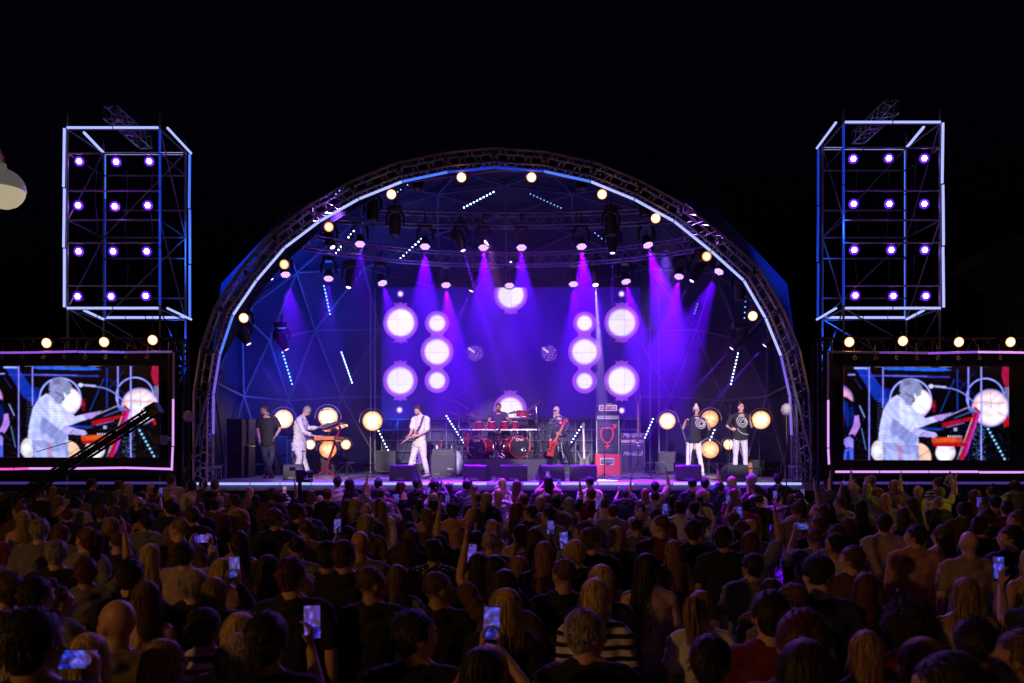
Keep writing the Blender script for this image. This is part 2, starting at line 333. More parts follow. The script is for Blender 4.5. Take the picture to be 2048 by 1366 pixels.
# ------------------------------------------------------------------ scaffold towers
def tower(side, xl, xr, bxl, bxr, yt, yb, byt, byb, brt):
    yf, yk = 17.25, 18.65
    t = thing('scaffold_tower', f'tall {side} scaffold tower edged with glowing blue tubes above the {side} screen', 'tower', PZ((xl+xr)/2, 17.9, 0), 'scaffold towers beside the dome')
    fl, fr = P(xl, yt, yf), P(xr, yt, yf); ztop = fl.z; zb = P(xl, yb, yf).z
    kl = P(bxl, byt, yk).x; kr = P(bxr, byt, yk).x
    cor = [(fl.x, yf), (fr.x, yf), (kr, yk), (kl, yk)]
    for x, y in cor: MB().tube((x, y, 0), (x, y, ztop+.32), .026).build('standard', M['steel'], t, True)
    for z in (zb-.02, zb+.5, zb+1.45, zb+1.95, zb+2.6, ztop-.55, ztop-.02):
        for a, b in zip(cor, cor[1:]+cor[:1]):
            if z in (zb+.5, zb+1.45, zb+2.6) and a[1] != b[1]: continue
            MB().tube((*a, z), (*b, z), .02, n=6).build('ledger', M['steel'], t, True)
    for z0, z1 in ((zb, zb+1.95), (zb+1.95, ztop)):
        MB().tube((*cor[3], z0), (*cor[2], z1), .017, n=6).build('brace', M['steel'], t, True)
        MB().tube((*cor[0], z0), (*cor[3], z1), .017, n=6).build('brace', M['steel'], t, True)
        MB().tube((*cor[1], z1), (*cor[2], z0), .017, n=6).build('brace', M['steel'], t, True)
    for a, b in ((0,3),(1,2),(0,1),(3,2)):
        MB().tube((*cor[a], zb), (*cor[b], zb-1.2), .017, n=6).build('brace', M['steel'], t, True)
        MB().tube((*cor[b], zb-1.2), (*cor[a], zb-2.6), .017, n=6).build('brace', M['steel'], t, True)
    for qx in (.22, .55, .83):
        pts = [V((fl.x+(fr.x-fl.x)*qx+.03*math.sin(i*1.3+qx*9), 17.62+.02*math.cos(i), ztop-.5-(ztop-zb)*i/11)) for i in range(12)]; MB().path(pts, .008, 5).build('hanging_cable', M['black'], t, True)
    # small truss crossing over the top
    xm = fl.x + (fr.x-fl.x)*(.52 if side == 'left' else .45)
    MB().truss([(xm, 17.0, ztop+.26), (xm, 17.9, ztop+.26), (xm, 18.7, ztop+.26)], .28, .02, .009, side=(1,0,0)).build('top_truss', M['alu'], t, True)
    inner = [(1, 'tubeC')] if side == 'left' else [(0, 'tubeC')]
    def seg(a, b, m, n=2, r=.027, jit=.0):
        a, b = V(a), V(b)
        for k in range(n):
            p, q = a.lerp(b, k/n), a.lerp(b, (k+1)/n); d = (q-p).normalized()*.02; j = V((random.uniform(-jit, jit), 0, random.uniform(-jit, jit)*.3))
            MB().tube(p+d, q-d+j, r, n=8).build('light_tube', E[m], t, True)
    o = -.05
    F0, F1, K1, K0 = [(c[0], c[1]+(o if c[1] < 18 else -o)) for c in cor]
    outer_f, outer_k = (F0, K0) if side == 'left' else (F1, K1)
    inner_f, inner_k = (F1, K1) if side == 'left' else (F0, K0)
    so = -1 if side == 'left' else 1
    Z0, Z1 = zb, ztop
    seg((F0[0], F0[1], Z1), (F1[0], F1[1], Z1), 'tubeA'); seg((F0[0], F0[1], Z0), (F1[0], F1[1], Z0), 'tubeA')
    seg((outer_f[0]+so*.04, outer_f[1], Z1), (outer_f[0]+so*.04, outer_f[1], Z0), 'tubeA' , 3, jit=.02)
    seg((inner_f[0]-so*.02, inner_f[1], Z1-.05), (inner_f[0]-so*.02, inner_f[1], Z0+.05), 'tubeC', 3)
    seg((K0[0], K0[1], Z1), (K1[0], K1[1], Z1), 'tubeA', 2, .03); seg((K0[0], K0[1], Z0+.05), (K1[0], K1[1], Z0+.05), 'tubeA', 2, .03)
    seg((inner_k[0]-so*.08, inner_k[1], Z1), (inner_k[0]-so*.08, inner_k[1], Z0), 'tubeB' if side == 'left' else 'tubeC', 3, .03, .02)
    seg((outer_k[0], outer_k[1], Z1), (outer_k[0], outer_k[1], Z1-1.1), 'tubeB', 1, .03)
    seg((outer_k[0], outer_k[1], Z1-1.1), (outer_k[0], outer_k[1], Z0), 'tubeC' if side == 'left' else 'tubeB', 2, .03)
    for fz in (Z1, Z0):
        seg((inner_f[0]-so*.18, inner_f[1], fz), (inner_k[0]-so*.12, inner_k[1], fz), 'tubeA', 1, .026)
        seg((outer_f[0]-so*.25, outer_f[1]+.25, fz), (outer_k[0], outer_k[1]-.05, fz), 'tubeA', 1, .03)
    return t
tower('left', 135, 320, 207, 371, 257, 617, 297, 628, 1)
tower('right', 1687, 1880, 1645, 1813, 246, 617, 288, 628, 1)
# LED par lamps (honeycomb face)
def par_face(mb, c, d, r, k=2, pr=.2):
    x, y = axes(d)
    for i in range(-k, k+1):
        for j in range(-k, k+1):
            if abs(i+j) > k: continue
            p = c + (x*(i+j*.5) + y*(j*.866))*(r/(k+.45)); mb.disc(p, d, r*pr, 7, .008)
def par(px, py, Y, label, group, tgt=(0,-1,-.05), r=.1, k=2, small=False, rail=None):
    c = P(px, py, Y); d = V(tgt).normalized()
    t = thing('par_light', label, 'stage light', c, group)
    MB().lathe(c, d, [(-.2,.05),(-.17,.09),(-.04,r*1.25),(.012,r*1.36),(.012,r*1.3),(-.01,r*1.2)], 18).build('can', M['blackm'], t, True)
    MB().disc(c+d*.016, d, r*1.3, 18, .004).build('halo_disc', E['parH'], t)  # glowing disc wider than the LEDs, stands in for the lamp's bloom
    m = MB(); par_face(m, c+d*.022, d, r*.78, k, .2 if not small else .17); m.build('led_lens', E['par' if not small else 'parS'], t)
    y = MB().ring(c-d*.08, d, r*1.3, .008, 12, 0, 180, 5); y.tube(c-d*.08+V((0,0,r*1.3)), c-d*.08+V((0,0,r*1.3+.08)), .012); y.build('yoke', M['black'], t)
    return t
cols = ['left', 'middle', 'right']; rows = ['top', 'second', 'third', 'bottom']
LT = [[(159,323),(233,324),(299,323)],[(157,411),(230,413),(296,411)],[(158,503),(227,503),(294,503)],[(156,593),(223,593),(292,592)]]
RT = [[(1706,318),(1777,317),(1848,317)],[(1707,408),(1778,408),(1848,408)],[(1708,500),(1782,500),(1849,500)],[(1710,591),(1786,592),(1851,592)]]
for nm, T in (('left', LT), ('right', RT)):
    for i, row in enumerate(T):
        for j, (x, y) in enumerate(row):
            dim = nm == 'left' and ((i == 2 and j) or i == 3)
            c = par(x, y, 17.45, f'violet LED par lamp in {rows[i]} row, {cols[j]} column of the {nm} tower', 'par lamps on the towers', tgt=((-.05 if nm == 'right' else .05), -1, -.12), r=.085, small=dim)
            if not dim: point('par_light_glow', P(x, y, 17.3), 3 if (i, j, nm) != (1, 1, 'left') else 14, (.35, .08, 1), .05)
# warm blinders
GRAD = panel_mat('lamp_face_glow', 1.0)
def blinder(px, py, Y, label, group, bright=True, r=.1):
    c = P(px, py, Y); d = V((-c.x*.4, -c.y, 1.7-c.z)).normalized() if False else V((0,-1,-.15)).normalized()
    t = thing('blinder_lamp', label, 'stage light', c, group)
    MB().lathe(c, d, [(-.17,.04),(-.15,.07),(-.03,r),(.02,r*1.1),(.02,r*.97),(-.005,r*.93)], 18).build('can', M['blackm'], t, True)
    kk = 1 if bright else .32; grad_disc('lens', c+d*.022, d, r*1.08, lambda u: ((12*kk*max(0,1-u)+1.1*(1-.45*u)), (9*kk*max(0,1-u)**1.3+.5*(1-.7*u)), (7*kk*max(0,1-u)**1.7+.1*(1-u))), t, GRAD)  # amber edge painted into the lens gradient imitates the lamp's halo
    if False: MB().disc(c+d*.02, d, r*.45, 10).build('filament_glow', E['warm'], t)
    y = MB().ring(c-d*.06, d, r*1.25, .008, 12, 0, 180, 5); y.tube(c-d*.06+V((0,0,r*1.25)), c-d*.06+V((0,0,r*1.25+.1)), .012); y.build('yoke', M['black'], t)
    point('blinder_light', c+d*.12, 4.5 if bright else 1.5, (1,.4,.1), .06)
for (x, y, b, ds) in ((488,636,1,'lowest left'),(569,529,0,'second from the left foot of'),(658,454,0,'third from the left foot of'),(783,389,1,'fourth from the left foot of'),(923,355,1,'left of the crown of'),(1063,355,1,'right of the crown of'),(1204,389,1,'fourth from the right foot of'),(1311,437,1,'third from the right foot of'),(1413,513,0,'second from the right foot of'),(1505,632,1,'lowest right')):
    blinder(x, y, 17.1, f'round warm blinder lamp, {ds} the arch' if 'lowest' not in ds else f'round warm blinder lamp, {ds} one on the arch', 'warm blinder lamps on the arch', b)
for (x, y, ds) in ((94,686,'left end of the truss over the left screen'),(209,684,'middle of the truss over the left screen'),(306,680,'right end of the truss over the left screen'),
    (1698,684,'left end of the truss over the right screen'),(1805,682,'second from left over the right screen'),(1917,684,'third from left over the right screen'),(2020,684,'fourth from left over the right screen')):
    blinder(x, y, 16.6, f'round warm blinder lamp at the {ds}' if 'truss' in ds else f'round warm blinder lamp, {ds}', 'warm blinder lamps over the screens')
# ------------------------------------------------------------------ raster helpers for LED panels
def srgb(c): c = np.array(c, dtype=float)/255; return np.where(c <= .04045, c/12.92, ((c+.055)/1.055)**2.4)
class Img:
    def __init__(s, w, h, x0, y0, x1, y1, bg):
        s.a = np.zeros((h, w, 3)) + srgb(bg); xs = x0+(np.arange(w)+.5)*(x1-x0)/w; ys = y0+(np.arange(h)+.5)*(y1-y0)/h
        s.X, s.Y = np.meshgrid(xs, ys); s.rng = np.random.default_rng(3)
    def put(s, m, col, al=1):
        m = np.clip(m*al, 0, 1)[..., None]; s.a = s.a*(1-m) + srgb(col)*m
    def poly(s, pts, col, al=1, noise_=0):
        X, Y = s.X, s.Y
        if noise_:
            X = X + np.sin(Y*.31+X*.13)*noise_ + np.sin(Y*.83)*noise_*.6; Y = Y + np.sin(X*.41)*noise_
        m = np.zeros(X.shape, bool); n = len(pts)
        for i in range(n):
            (xa, ya), (xb, yb) = pts[i], pts[(i+1) % n]
            if ya == yb: continue
            c = ((ya > Y) != (yb > Y)) & (X < (xb-xa)*(Y-ya)/(yb-ya)+xa); m ^= c
        s.put(m.astype(float), col, al)
    def circ(s, cx, cy, r, col, soft=4, al=1, sy=1, clip=None):
        d = np.hypot(s.X-cx, (s.Y-cy)/sy); m = np.clip((r-d)/soft+.5, 0, 1)
        if clip is not None: m = m*clip
        s.put(m, col, al)
    def ring(s, cx, cy, r, t, col, al=1, a=None):
        d = np.hypot(s.X-cx, s.Y-cy); m = np.clip((t/2-abs(d-r))/2+.5, 0, 1)
        if a: 
            g = np.degrees(np.arctan2(-(s.Y-cy), s.X-cx)) % 360; m = m*((g >= a[0]) & (g <= a[1]))
        s.put(m, col, al)
    def line(s, x0, y0, x1, y1, t, col, al=1):
        dx, dy = x1-x0, y1-y0; L2 = dx*dx+dy*dy+1e-9; u = np.clip(((s.X-x0)*dx+(s.Y-y0)*dy)/L2, 0, 1)
        d = np.hypot(s.X-x0-u*dx, s.Y-y0-u*dy); s.put(np.clip((t/2-d)/2+.5, 0, 1), col, al)
# the relayed camera picture of the keyboard player (coordinates of an enlarged view of the right screen)
I = Img(300, 170, 510, 375, 1840, 1127, (3, 3, 10))
nz = I.rng.random(I.X.shape); I.put((nz > .985) & (I.Y > 780), (70, 110, 150), .7)
I.poly([(600,378),(700,378),(860,600),(880,700),(760,640),(640,440)], (22,70,190), .75); I.poly([(760,520),(900,560),(880,680)], (18,60,170), .5)
I.line(600, 385, 700, 388, 14, (170,190,255)); I.poly([(830,378),(1330,385),(1380,405),(1250,412),(830,398)], (40,110,220))
I.line(550, 438, 600, 438, 12, (150,150,240)); I.line(640, 445, 1360, 458, 14, (70,70,190), .8); I.line(830, 445, 1180, 452, 10, (120,120,235), .8)
for x0, x1 in ((717,717),(828,828)): I.line(x0, 378, x1, 1120 if x0 == 717 else 700, 12, (110,100,200)); I.line(x0-2, 378, x1-2, 1120 if x0 == 717 else 700, 4, (190,185,255))
I.line(1425, 400, 1425, 720, 14, (30,60,150)); I.line(1400, 480, 1290, 740, 6, (40,80,190)); I.line(1440,480,1600,640,7,(25,40,110)); I.line(1440,560,1560,420,6,(30,50,130))
I.line(600, 470, 660, 560, 5, (60,60,150)); I.line(640, 690, 680, 780, 9, (150,160,220)); I.line(655, 870, 690, 1040, 5, (120,150,210)); I.line(730, 1080, 780, 980, 6, (170,170,200)); I.line(730,1080,790,1124,6,(170,170,200))
# lamps in the picture
I.circ(455, 640, 130, (90,90,190), 5); I.circ(450, 640, 118, (20,25,80), 5); I.circ(480, 640, 100, (235,170,190), 30)
I.ring(1050, 640, 165, 14, (140,150,235)); I.ring(1050, 640, 165, 4, (215,220,255)); I.circ(1050, 640, 150, (8,10,40), 6)
I.circ(1110, 660, 108, (255,190,200), 16); I.circ(1120, 660, 92, (255,252,252), 26)
I.ring(1650, 620, 150, 14, (120,125,215)); I.ring(1650, 620, 150, 4, (215,215,255)); 
I.poly([(1790,375),(1840,375),(1840,560),(1800,520),(1780,440)], (200,30,80), .8); I.poly([(1800,540),(1840,540),(1840,820),(1820,700)], (140,130,170), .9); I.poly([(1780,800),(1840,780),(1840,850),(1800,860)], (190,20,30))
I.circ(1690, 706, 152, (150,150,215), 5); I.circ(1690, 706, 140, (255,205,195), 10); I.circ(1700, 712, 122, (255,240,232), 34)
I.put((np.abs(I.Y-665-np.sin(I.X*.03)*4) < 7) & (np.hypot(I.X-1690, I.Y-706) < 130), (235,120,90), .5)
I.line(1692, 580, 1696, 700, 3, (120,90,110)); I.line(1696, 705, 1810, 770, 3, (180,150,160)); I.circ(1655, 706, 30, (240,215,225), 5); I.circ(1655, 706, 22, (255,255,255), 5)
I.poly([(1222,650),(1250,645),(1250,740),(1222,745)], (120,10,50)); I.circ(1235,690,16,(190,20,70),8)
I.circ(795, 1050, 62, (235,220,215), 8, sy=1.35); I.circ(783, 1050, 30, (255,255,250), 8, sy=1.5)
I.circ(1110, 1110, 105, (255,205,170), 8, sy=1.15); I.line(1080,1124,1200,1050,4,(90,60,60))
I.circ(1330, 1062, 80, (225,205,215), 6); I.circ(1320, 1070, 66, (255,250,245), 16); I.line(1330,1062,1330,1124,3,(120,110,120)); I.line(1330,1062,1270,1030,3,(120,110,120)); I.line(1330,1062,1395,1030,3,(120,110,120))
# left man
I.poly([(505,610),(545,625),(590,660),(640,745),(590,790),(575,870),(560,930),(505,930)], (6,10,40)); I.poly([(505,650),(540,660),(560,760),(550,880),(520,800)], (14,50,140), .8); I.poly([(560,700),(585,690),(600,760),(570,860)], (14,45,130), .6)
I.poly([(600,770),(632,765),(645,850),(600,935),(570,940),(552,925),(590,840)], (190,140,215)); I.circ(578,938,22,(25,20,50),4)
I.poly([(515,955),(560,935),(590,960),(588,1030),(560,1022),(530,1025),(512,990)], (165,140,225)); I.poly([(520,1040),(592,1020),(590,1124),(510,1124)], (90,110,215)); I.poly([(540,1050),(560,1050),(560,1124),(530,1124)], (30,50,150))
# keyboards and red stand
I.line(1200, 528, 1330, 540, 16, (190,190,230)); I.circ(1215, 532, 17, (230,230,250), 4)
for k in range(12):
    u = k/11; v = (k+1)/11; f = lambda t: (1320+240*t, 545+120*t**2.2)
    I.line(*f(u), *f(min(v, 1)), 8, (150,160,235))
for x0 in (1515, 1618): I.line(x0, 378, x0 if x0 > 1600 else x0, 740 if x0 < 1600 else 1120, 13, (125,120,225)); I.line(x0-3, 378, x0-3, 740 if x0 < 1600 else 1120, 4, (205,205,255))
I.poly([(1560,690),(1612,735),(1605,770),(1480,1124),(1435,1124),(1550,770)], (190,18,48)); I.poly([(1590,745),(1612,740),(1510,1060),(1490,1100),(1480,1090)], (200,60,190), .9)
I.line(1545,790,1430,1110,6,(210,200,215)); I.line(1500,980,1420,1124,4,(150,140,160))
I.poly([(1290,800),(1500,706),(1560,730),(1570,745),(1320,830)], (12,14,36)); I.line(1290,800,1500,706,5,(210,200,240)); I.line(1400,790,1540,735,4,(120,140,220))
I.poly([(1500,706),(1560,712),(1590,740),(1540,745)], (120,130,190))
I.poly([(1305,828),(1545,775),(1545,800),(1320,862),(1300,858)], (185,18,40)); I.line(1340,862,1480,826,6,(170,120,210))
I.line(1100,868,1310,872,14,(16,60,140)); I.line(1100,875,1300,882,4,(50,110,210))
I.poly([(1215,955),(1230,945),(1460,938),(1470,975),(1440,990),(1225,992)], (205,75,30)); I.poly([(1240,950),(1420,946),(1430,975),(1260,980)], (235,110,45), .7); I.poly([(1230,992),(1500,985),(1490,1015),(1235,1018)], (190,10,30))
I.put((np.abs(I.Y-935) < 6) & (I.X > 1350) & (I.X < 1460) & (np.sin(I.X*.35) > 0), (230,220,240)); I.put((np.abs(I.Y-880) < 14) & (I.X > 1390) & (I.X < 1425) & (np.sin(I.X*.5) > 0), (200,210,240))
for k in range(9): I.circ(1672+k*16.5, 875+k*30, 9, (120,220,255), 6); I.circ(1672+k*16.5, 875+k*30, 5, (235,255,255), 3)
I.put((nz > .93) & (I.X > 1550) & (I.X < 1650) & (I.Y > 850), (150,190,230), .8); I.put((nz < .04) & (I.X > 1430) & (I.X < 1660) & (I.Y > 820), (60,90,160), .9)
# keyboard player
I.poly([(820,975),(1110,975),(1118,1124),(835,1124)], (160,165,205)); I.poly([(860,1030),(1000,1080),(1090,1060),(1100,1124),(840,1124)], (190,195,240), .9, 4); I.poly([(940,960),(985,960),(985,1124),(945,1124)], (205,130,150), .6, 5)
I.poly([(790,960),(800,860),(830,720),(880,640),(940,600),(1010,640),(1060,700),(1160,780),(1165,850),(1110,870),(1115,960),(1112,1010),(1060,1000),(930,985),(840,985),(815,970)], (205,208,246))
I.poly([(905,790),(990,830),(1090,880),(1110,960),(1080,1000),(1000,990),(900,940),(880,880)], (150,155,198), .95, 6); I.poly([(880,900),(930,930),(1010,990),(960,1010),(880,960)], (190,195,238), .9, 5)
I.poly([(960,650),(1060,720),(1130,850),(1050,900),(960,830)], (225,228,255), .85, 3)
for k in range(14): I.line(830+k*14, 980-k*6, 850+k*16, 760+k*9, 3, (140,145,195), .5)
I.poly([(1080,860),(1110,870),(1180,890),(1250,905),(1268,935),(1240,945),(1120,935),(1060,905)], (196,180,232)); I.line(1130,925,1160,900,6,(70,60,110))
I.poly([(1080,780),(1160,790),(1250,770),(1390,742),(1300,800),(1160,850),(1110,850)], (205,200,240)); I.poly([(1235,770),(1390,742),(1300,810),(1250,810)], (185,150,210)); 
I.poly([(955,600),(1000,570),(1080,600),(1085,640),(1055,690),(1020,680),(1000,650)], (160,155,190))
I.poly([(965,510),(1000,475),(1060,465),(1110,490),(1145,540),(1130,600),(1100,620),(1080,590),(1040,620),(985,620),(960,570)], (152,155,185), 1, 4); I.poly([(1000,490),(1040,480),(1045,525),(1000,530)], (90,30,70), .5, 6)
I.line(1010, 588, 1082, 632, 6, (30,20,45)); I.circ(1075, 650, 8, (70,50,80), 4)
I.put(((I.Y % 22) < 3) & (I.X > 780) & (I.X < 1120) & (I.Y > 620), (130,130,190), .35)
IMG = I.a.copy()
fold = 1+.16*np.sin(I.X*.05+3*np.sin(I.Y*.021)+2*np.sin(I.X*.013))*np.sin(I.Y*.034+2.4*np.sin(I.X*.018)); IMG *= fold[..., None]
for _ in range(2): IMG = (IMG*2+np.roll(IMG,1,0)+np.roll(IMG,-1,0)+np.roll(IMG,1,1)+np.roll(IMG,-1,1))/6
IMG = IMG**1.18*np.array([.84,.9,1.12])*(1+.12*(I.rng.random(IMG.shape[:2])-.5))[...,None]; IMG[::2] *= .88; IMG = np.clip(IMG, 0, 1)
PM = panel_mat('led_screen_picture', 1.35)
def screen(side, sx0, sx1, sy0, sy1, fx0, fx1, ytop, ybot):
    t = thing('video_screen', f'{side} video screen showing a keyboard player in white, framed by violet tubes', 'video screen', PZ((sx0+sx1)/2, 16.6, 0), 'video screens beside the stage')
    Yp = 16.75
    a, b, c = P(sx0, sy0, Yp), P(sx1, sy0, Yp), P(sx0, sy1, Yp)
    pixel_panel('screen_picture', IMG, a, b, c, PM, t)
    m = MB().box(((a.x+b.x)/2, Yp+.07, (a.z+c.z)/2), (b.x-a.x+.03, .12, a.z-c.z+.03)); m.build('screen_cabinet', M['black'], t)
    l, r = P(fx0, ytop, Yp), P(fx1, ybot, Yp)
    MB().box(((l.x+r.x)/2, Yp+.35, (l.z+r.z)/2), (abs(r.x-l.x)-.2, .04, l.z-r.z)).build('backdrop_cloth', M['skirt'], t)
    for x in ((fx0, fx1)):
        q = P(x, ytop, Yp); MB().truss([(q.x, Yp+.15, .02), (q.x, Yp+.15, q.z*.5), (q.x, Yp+.15, P(0, 684, Yp).z)], .3, .024, .01, side=(1,0,0)).build('upright_truss', M['blackm'], t, True)
    z = P(0, 690, Yp).z; MB().truss([(l.x-.1, Yp+.15, z), ((l.x+r.x)/2, Yp+.15, z), (r.x+.1, Yp+.15, z)], .3, .024, .01, side=(0,1,0)).build('top_truss', M['blackm'], t, True)
    for k in range(8):
        x = a.x+(b.x-a.x)*(k+.5)/8; MB().ring((x, Yp-.05, a.z+.18), (0,1,0), .035, .008, 8).tube((x, Yp-.05, a.z+.21), (x, Yp, a.z+.5), .006).build('hanging_shackle', M['steel'], t)
    return t
s1 = screen('left', -14, 317, 732, 915, -75, 352, 700, 952)
s2 = screen('right', 1687, 2018, 733.5, 920.5, 1650, 2110, 700, 952)
for (x0,y0,x1,y1,m) in ((-80,706,59,705,'tubePt'),(61,705,153,703,'tubePt'),(156,703.5,249,704.5,'tubeV'),(251,704.5,343,703.5,'tubePd'),(347,704,347,797,'tubeoff'),(346.5,798,346,892,'tubeP'),(345.5,894,343.5,941,'tubeP'),
        (-80,939,26,938,'tubeM'),(29,938,56,937,'tubeM'),(58,937,151,937,'tubeP'),(153,937,246,935.5,'tubeP'),(248,935.5,341,938,'tubeP')):
    tubeseg(x0,y0,x1,y1,16.4,E[m] if m in E else M[m],s1,.023)
for (x0,y0,x1,y1,m) in ((1661,704,1758,705,'tubeoff'),(1759,705,1855,706,'tubePd'),(1857,706.5,1954,704,'tubePt'),(1956,704,2110,706,'tubeP'),(1657,703,1656.5,798,'tubeoff'),(1656.5,800,1656.5,895,'tubeP'),(1656.5,897,1658,929,'tubeP'),
        (1671,943.5,1758,943.5,'tubeP'),(1761,943.5,1856,943.5,'tubeP'),(1859,943.5,1956,943.5,'tubeP'),(1959,944.5,2044,944.5,'tubeP'),(2046,944,2110,945,'tubeP')):
    tubeseg(x0,y0,x1,y1,16.4,E[m] if m in E else M[m],s2,.023)
# ------------------------------------------------------------------ LED video wall
W = Img(520, 262, 85, 128, 1975, 1078, (20, 2, 112))
g2 = np.clip((W.Y-128)/950, 0, 1); W.put(np.clip(np.exp(-((W.X-1000)/700)**2-((W.Y-420)/380)**2), 0, 1), (46,2,182), .8)
rings = [(225,385,95,127),(1838,385,95,127),(222,808,92,126),(1838,810,95,128),(1028,180,90,123),(1025,1022,86,122),(490,598,86,120),(1567,598,86,120),(490,388,56,88),(1567,388,52,84),(490,808,56,90),(1567,812,54,90)]
for x, y in ((490,490),(490,710),(1567,490),(1567,710)): W.poly([(x-45,y-50),(x+45,y-50),(x+45,y+50),(x-45,y+50)], (150,72,222))
for x, y, r, q in rings:
    W.circ(x, y, q, (150, 72, 222), 4)
    if q > 121 and r > 80:
        for s in (-1, 1): W.poly([(x-52, y+s*(q+18)), (x-34, y+s*(q-12)), (x+34, y+s*(q-12)), (x+52, y+s*(q+18)), (x+18, y+s*(q+14)), (x, y+s*(q+24)), (x-18, y+s*(q+14))], (140,66,215), .85)
for x, y, r, q in rings:
    W.circ(x, y, r*1.08, (205,170,255), 18); W.circ(x, y, r*.98, (246,238,255), 16)
for x, y in ((223,175),(1837,175),(216,1023),(1838,1027)): W.circ(x, y, 25, (150,80,225), 5); W.circ(x, y, 15, (255,246,255), 8)
for cx in (768, 1308):
    d = np.hypot(W.X-cx, W.Y-608); st_ = np.sin((W.X+W.Y)*.22+np.sin(W.X*.1)*2) * np.sin((W.X-W.Y)*.12+1); W.put((d < 58) & (st_ > .12), (165,95,225), .85); W.line(cx-45, 572, cx-8, 600, 12, (235,205,255))
W.put((np.abs(W.Y % 24) < 2), (20,8,80), .12); W.put((W.X-85) % 118.1 < 3.5, (16,5,70), .3); W.put((W.Y-128) % 118.7 < 3.5, (16,5,70), .3)
blk = W.rng.random((10, 20)); W.a *= (.9+.16*blk[np.clip(((W.Y-128)/118.7).astype(int),0,9), np.clip(((W.X-85)/118.1).astype(int),0,19)])[...,None]*(1+.1*(W.rng.random(W.X.shape)-.5))[...,None]
wl = thing('led_video_wall', 'huge violet LED wall showing glowing white discs behind the drummer', 'video wall', (0, 24.4, SZ))
Yw = 24.35
a, b, c = P(763, 575, Yw), P(1281, 575, Yw), P(763, 835, Yw)
pixel_panel('wall_picture', np.clip(W.a, 0, 1), a, b, c, panel_mat('led_wall_picture', 1.25), wl)
MB().box(((a.x+b.x)/2, Yw+.08, (a.z+c.z)/2), (b.x-a.x+.04, .14, a.z-c.z+.04)).build('wall_cabinet', M['black'], wl)
mb = MB()
for k in range(6):
    z = SZ+.02+(c.z-SZ)*k/5.2; mb.tube((a.x, Yw, z), (b.x, Yw, z), .02, n=6)
for k in range(17):
    x = a.x+(b.x-a.x)*k/16; mb.tube((x, Yw+.05, SZ), (x, Yw+.05, c.z), .016, n=6)
    if k < 16: mb.tube((x, Yw+.02, SZ+.1), (x+(b.x-a.x)/16, Yw+.02, c.z-.1), .012, n=5)
mb.build('support_scaffold', M['steel'], wl, True)
cl = MB()
for i in range(90): cl.box((a.x+(b.x-a.x)*(i+.5)/90, Yw+.3+(.03 if i % 2 else 0), (SZ+c.z)/2), ((b.x-a.x)/90+.003, .03, c.z-SZ)) 
cl.build('lower_curtain', M['fabric'], wl)
for x in (741, 750, 1300, 1318):
    q = PZ(x, 23.9, SZ); MB().tube(q, (q.x, q.y, 7.3), .02, n=6).build('side_mast', M['steel'], wl, True)
# ------------------------------------------------------------------ moving heads, beams, LED bars
E['washH'] = glow('wash_led_halo', (.25,.05,1), .5, False)
def wash(px, py, Y, label, tgt, power=350, col=(.27,.06,1), angle=26, r=.125, tz=None):
    c = P(px, py, Y); d = V(tgt).normalized()
    t = thing('wash_light', label, 'stage light', c, 'honeycomb wash lights under the dome')
    MB().disc(c-d*.004, d, r*1.03, 18, .004).build('halo_disc', E['washH'], t)  # added glow disc, paints a violet halo behind the LED dots
    MB().lathe(c, d, [(-.26,.05),(-.24,.09),(-.15,.1),(-.05,r*1.02),(.02,r*1.12),(.02,r*1.04),(-.01,r)], 18).build('head', M['black'], t, True)
    m = MB(); par_face(m, c+d*.006, d, r*.98, 2, .165); m.build('led_lens', E['wash'], t)
    top = c - d*.2 + V((0,0,.34)); m = MB()
    for s in (-1, 1): m.limb([c-d*.18+V((s*.19,0,0)), c-d*.2+V((s*.19,0,.2)), top+V((s*.1,0,-.04))], [.03,.035,.03], 8)
    m.box(top, (.3,.22,.12)); m.tube(top, top+V((0,0,.3)), .02); m.build('yoke', M['black'], t, True)
    spot('wash_light_beam', c+d*.12, c+d*4, power*30, (.15,.0,1), angle+2, .7, .03); return t
def beam(px, py, Y, label, tgt, power=300, col=(.24,.02,1), angle=5, r=.06, lens='spotl', dark=True):
    c = P(px, py, Y); d = V(tgt).normalized()
    t = thing('beam_light', label, 'stage light', c, 'moving beam lights under the dome')
    MB().lathe(c, d, [(-.5,.08),(-.46,.13),(-.2,.14),(-.04,r*1.45),(.02,r*1.4),(.02,r*1.1),(-.01,r)], 18).build('head', M['black'], t, True)
    MB().lathe(c+d*.012, d, [(-.005,r),(.008,r*.8),(.014,r*.02)], 16).build('lens', E.get(lens) or M['lens'], t, True)
    top = c-d*.25+V((0,0,.36)); m = MB()
    for s in (-1, 1): m.limb([c-d*.25+V((s*.2,0,0)), c-d*.25+V((s*.2,0,.2)), top+V((s*.1,0,-.04))], [.03,.035,.03], 8)
    m.box(top, (.32,.26,.13)); m.tube(top, top+V((0,0,.28)), .02); m.build('yoke', M['black'], t, True)
    if power: spot('beam_light_beam', c+d*.06, c+d*4, power*42, col, angle, .25, .01)
    return t
o = ['leftmost', 'second', 'third', 'fourth', 'fifth', 'rightmost']
for i, (x, y, dx, pw) in enumerate(((720,488,.12,60),(850,493,.05,420),(967,495,.05,380),(1043,495,.02,260),(1163,493,.03,850),(1296,490,.16,850))):
    wash(x, y, 18.7, f'{o[i]} honeycomb wash light in the upper row' if i in (0,5) else f'{o[i]} honeycomb wash light from the left in the upper row', (dx, -.5, -1), pw)
o = ['leftmost','second','third','fourth','middle','fourth from right','third from right','second from right','rightmost']
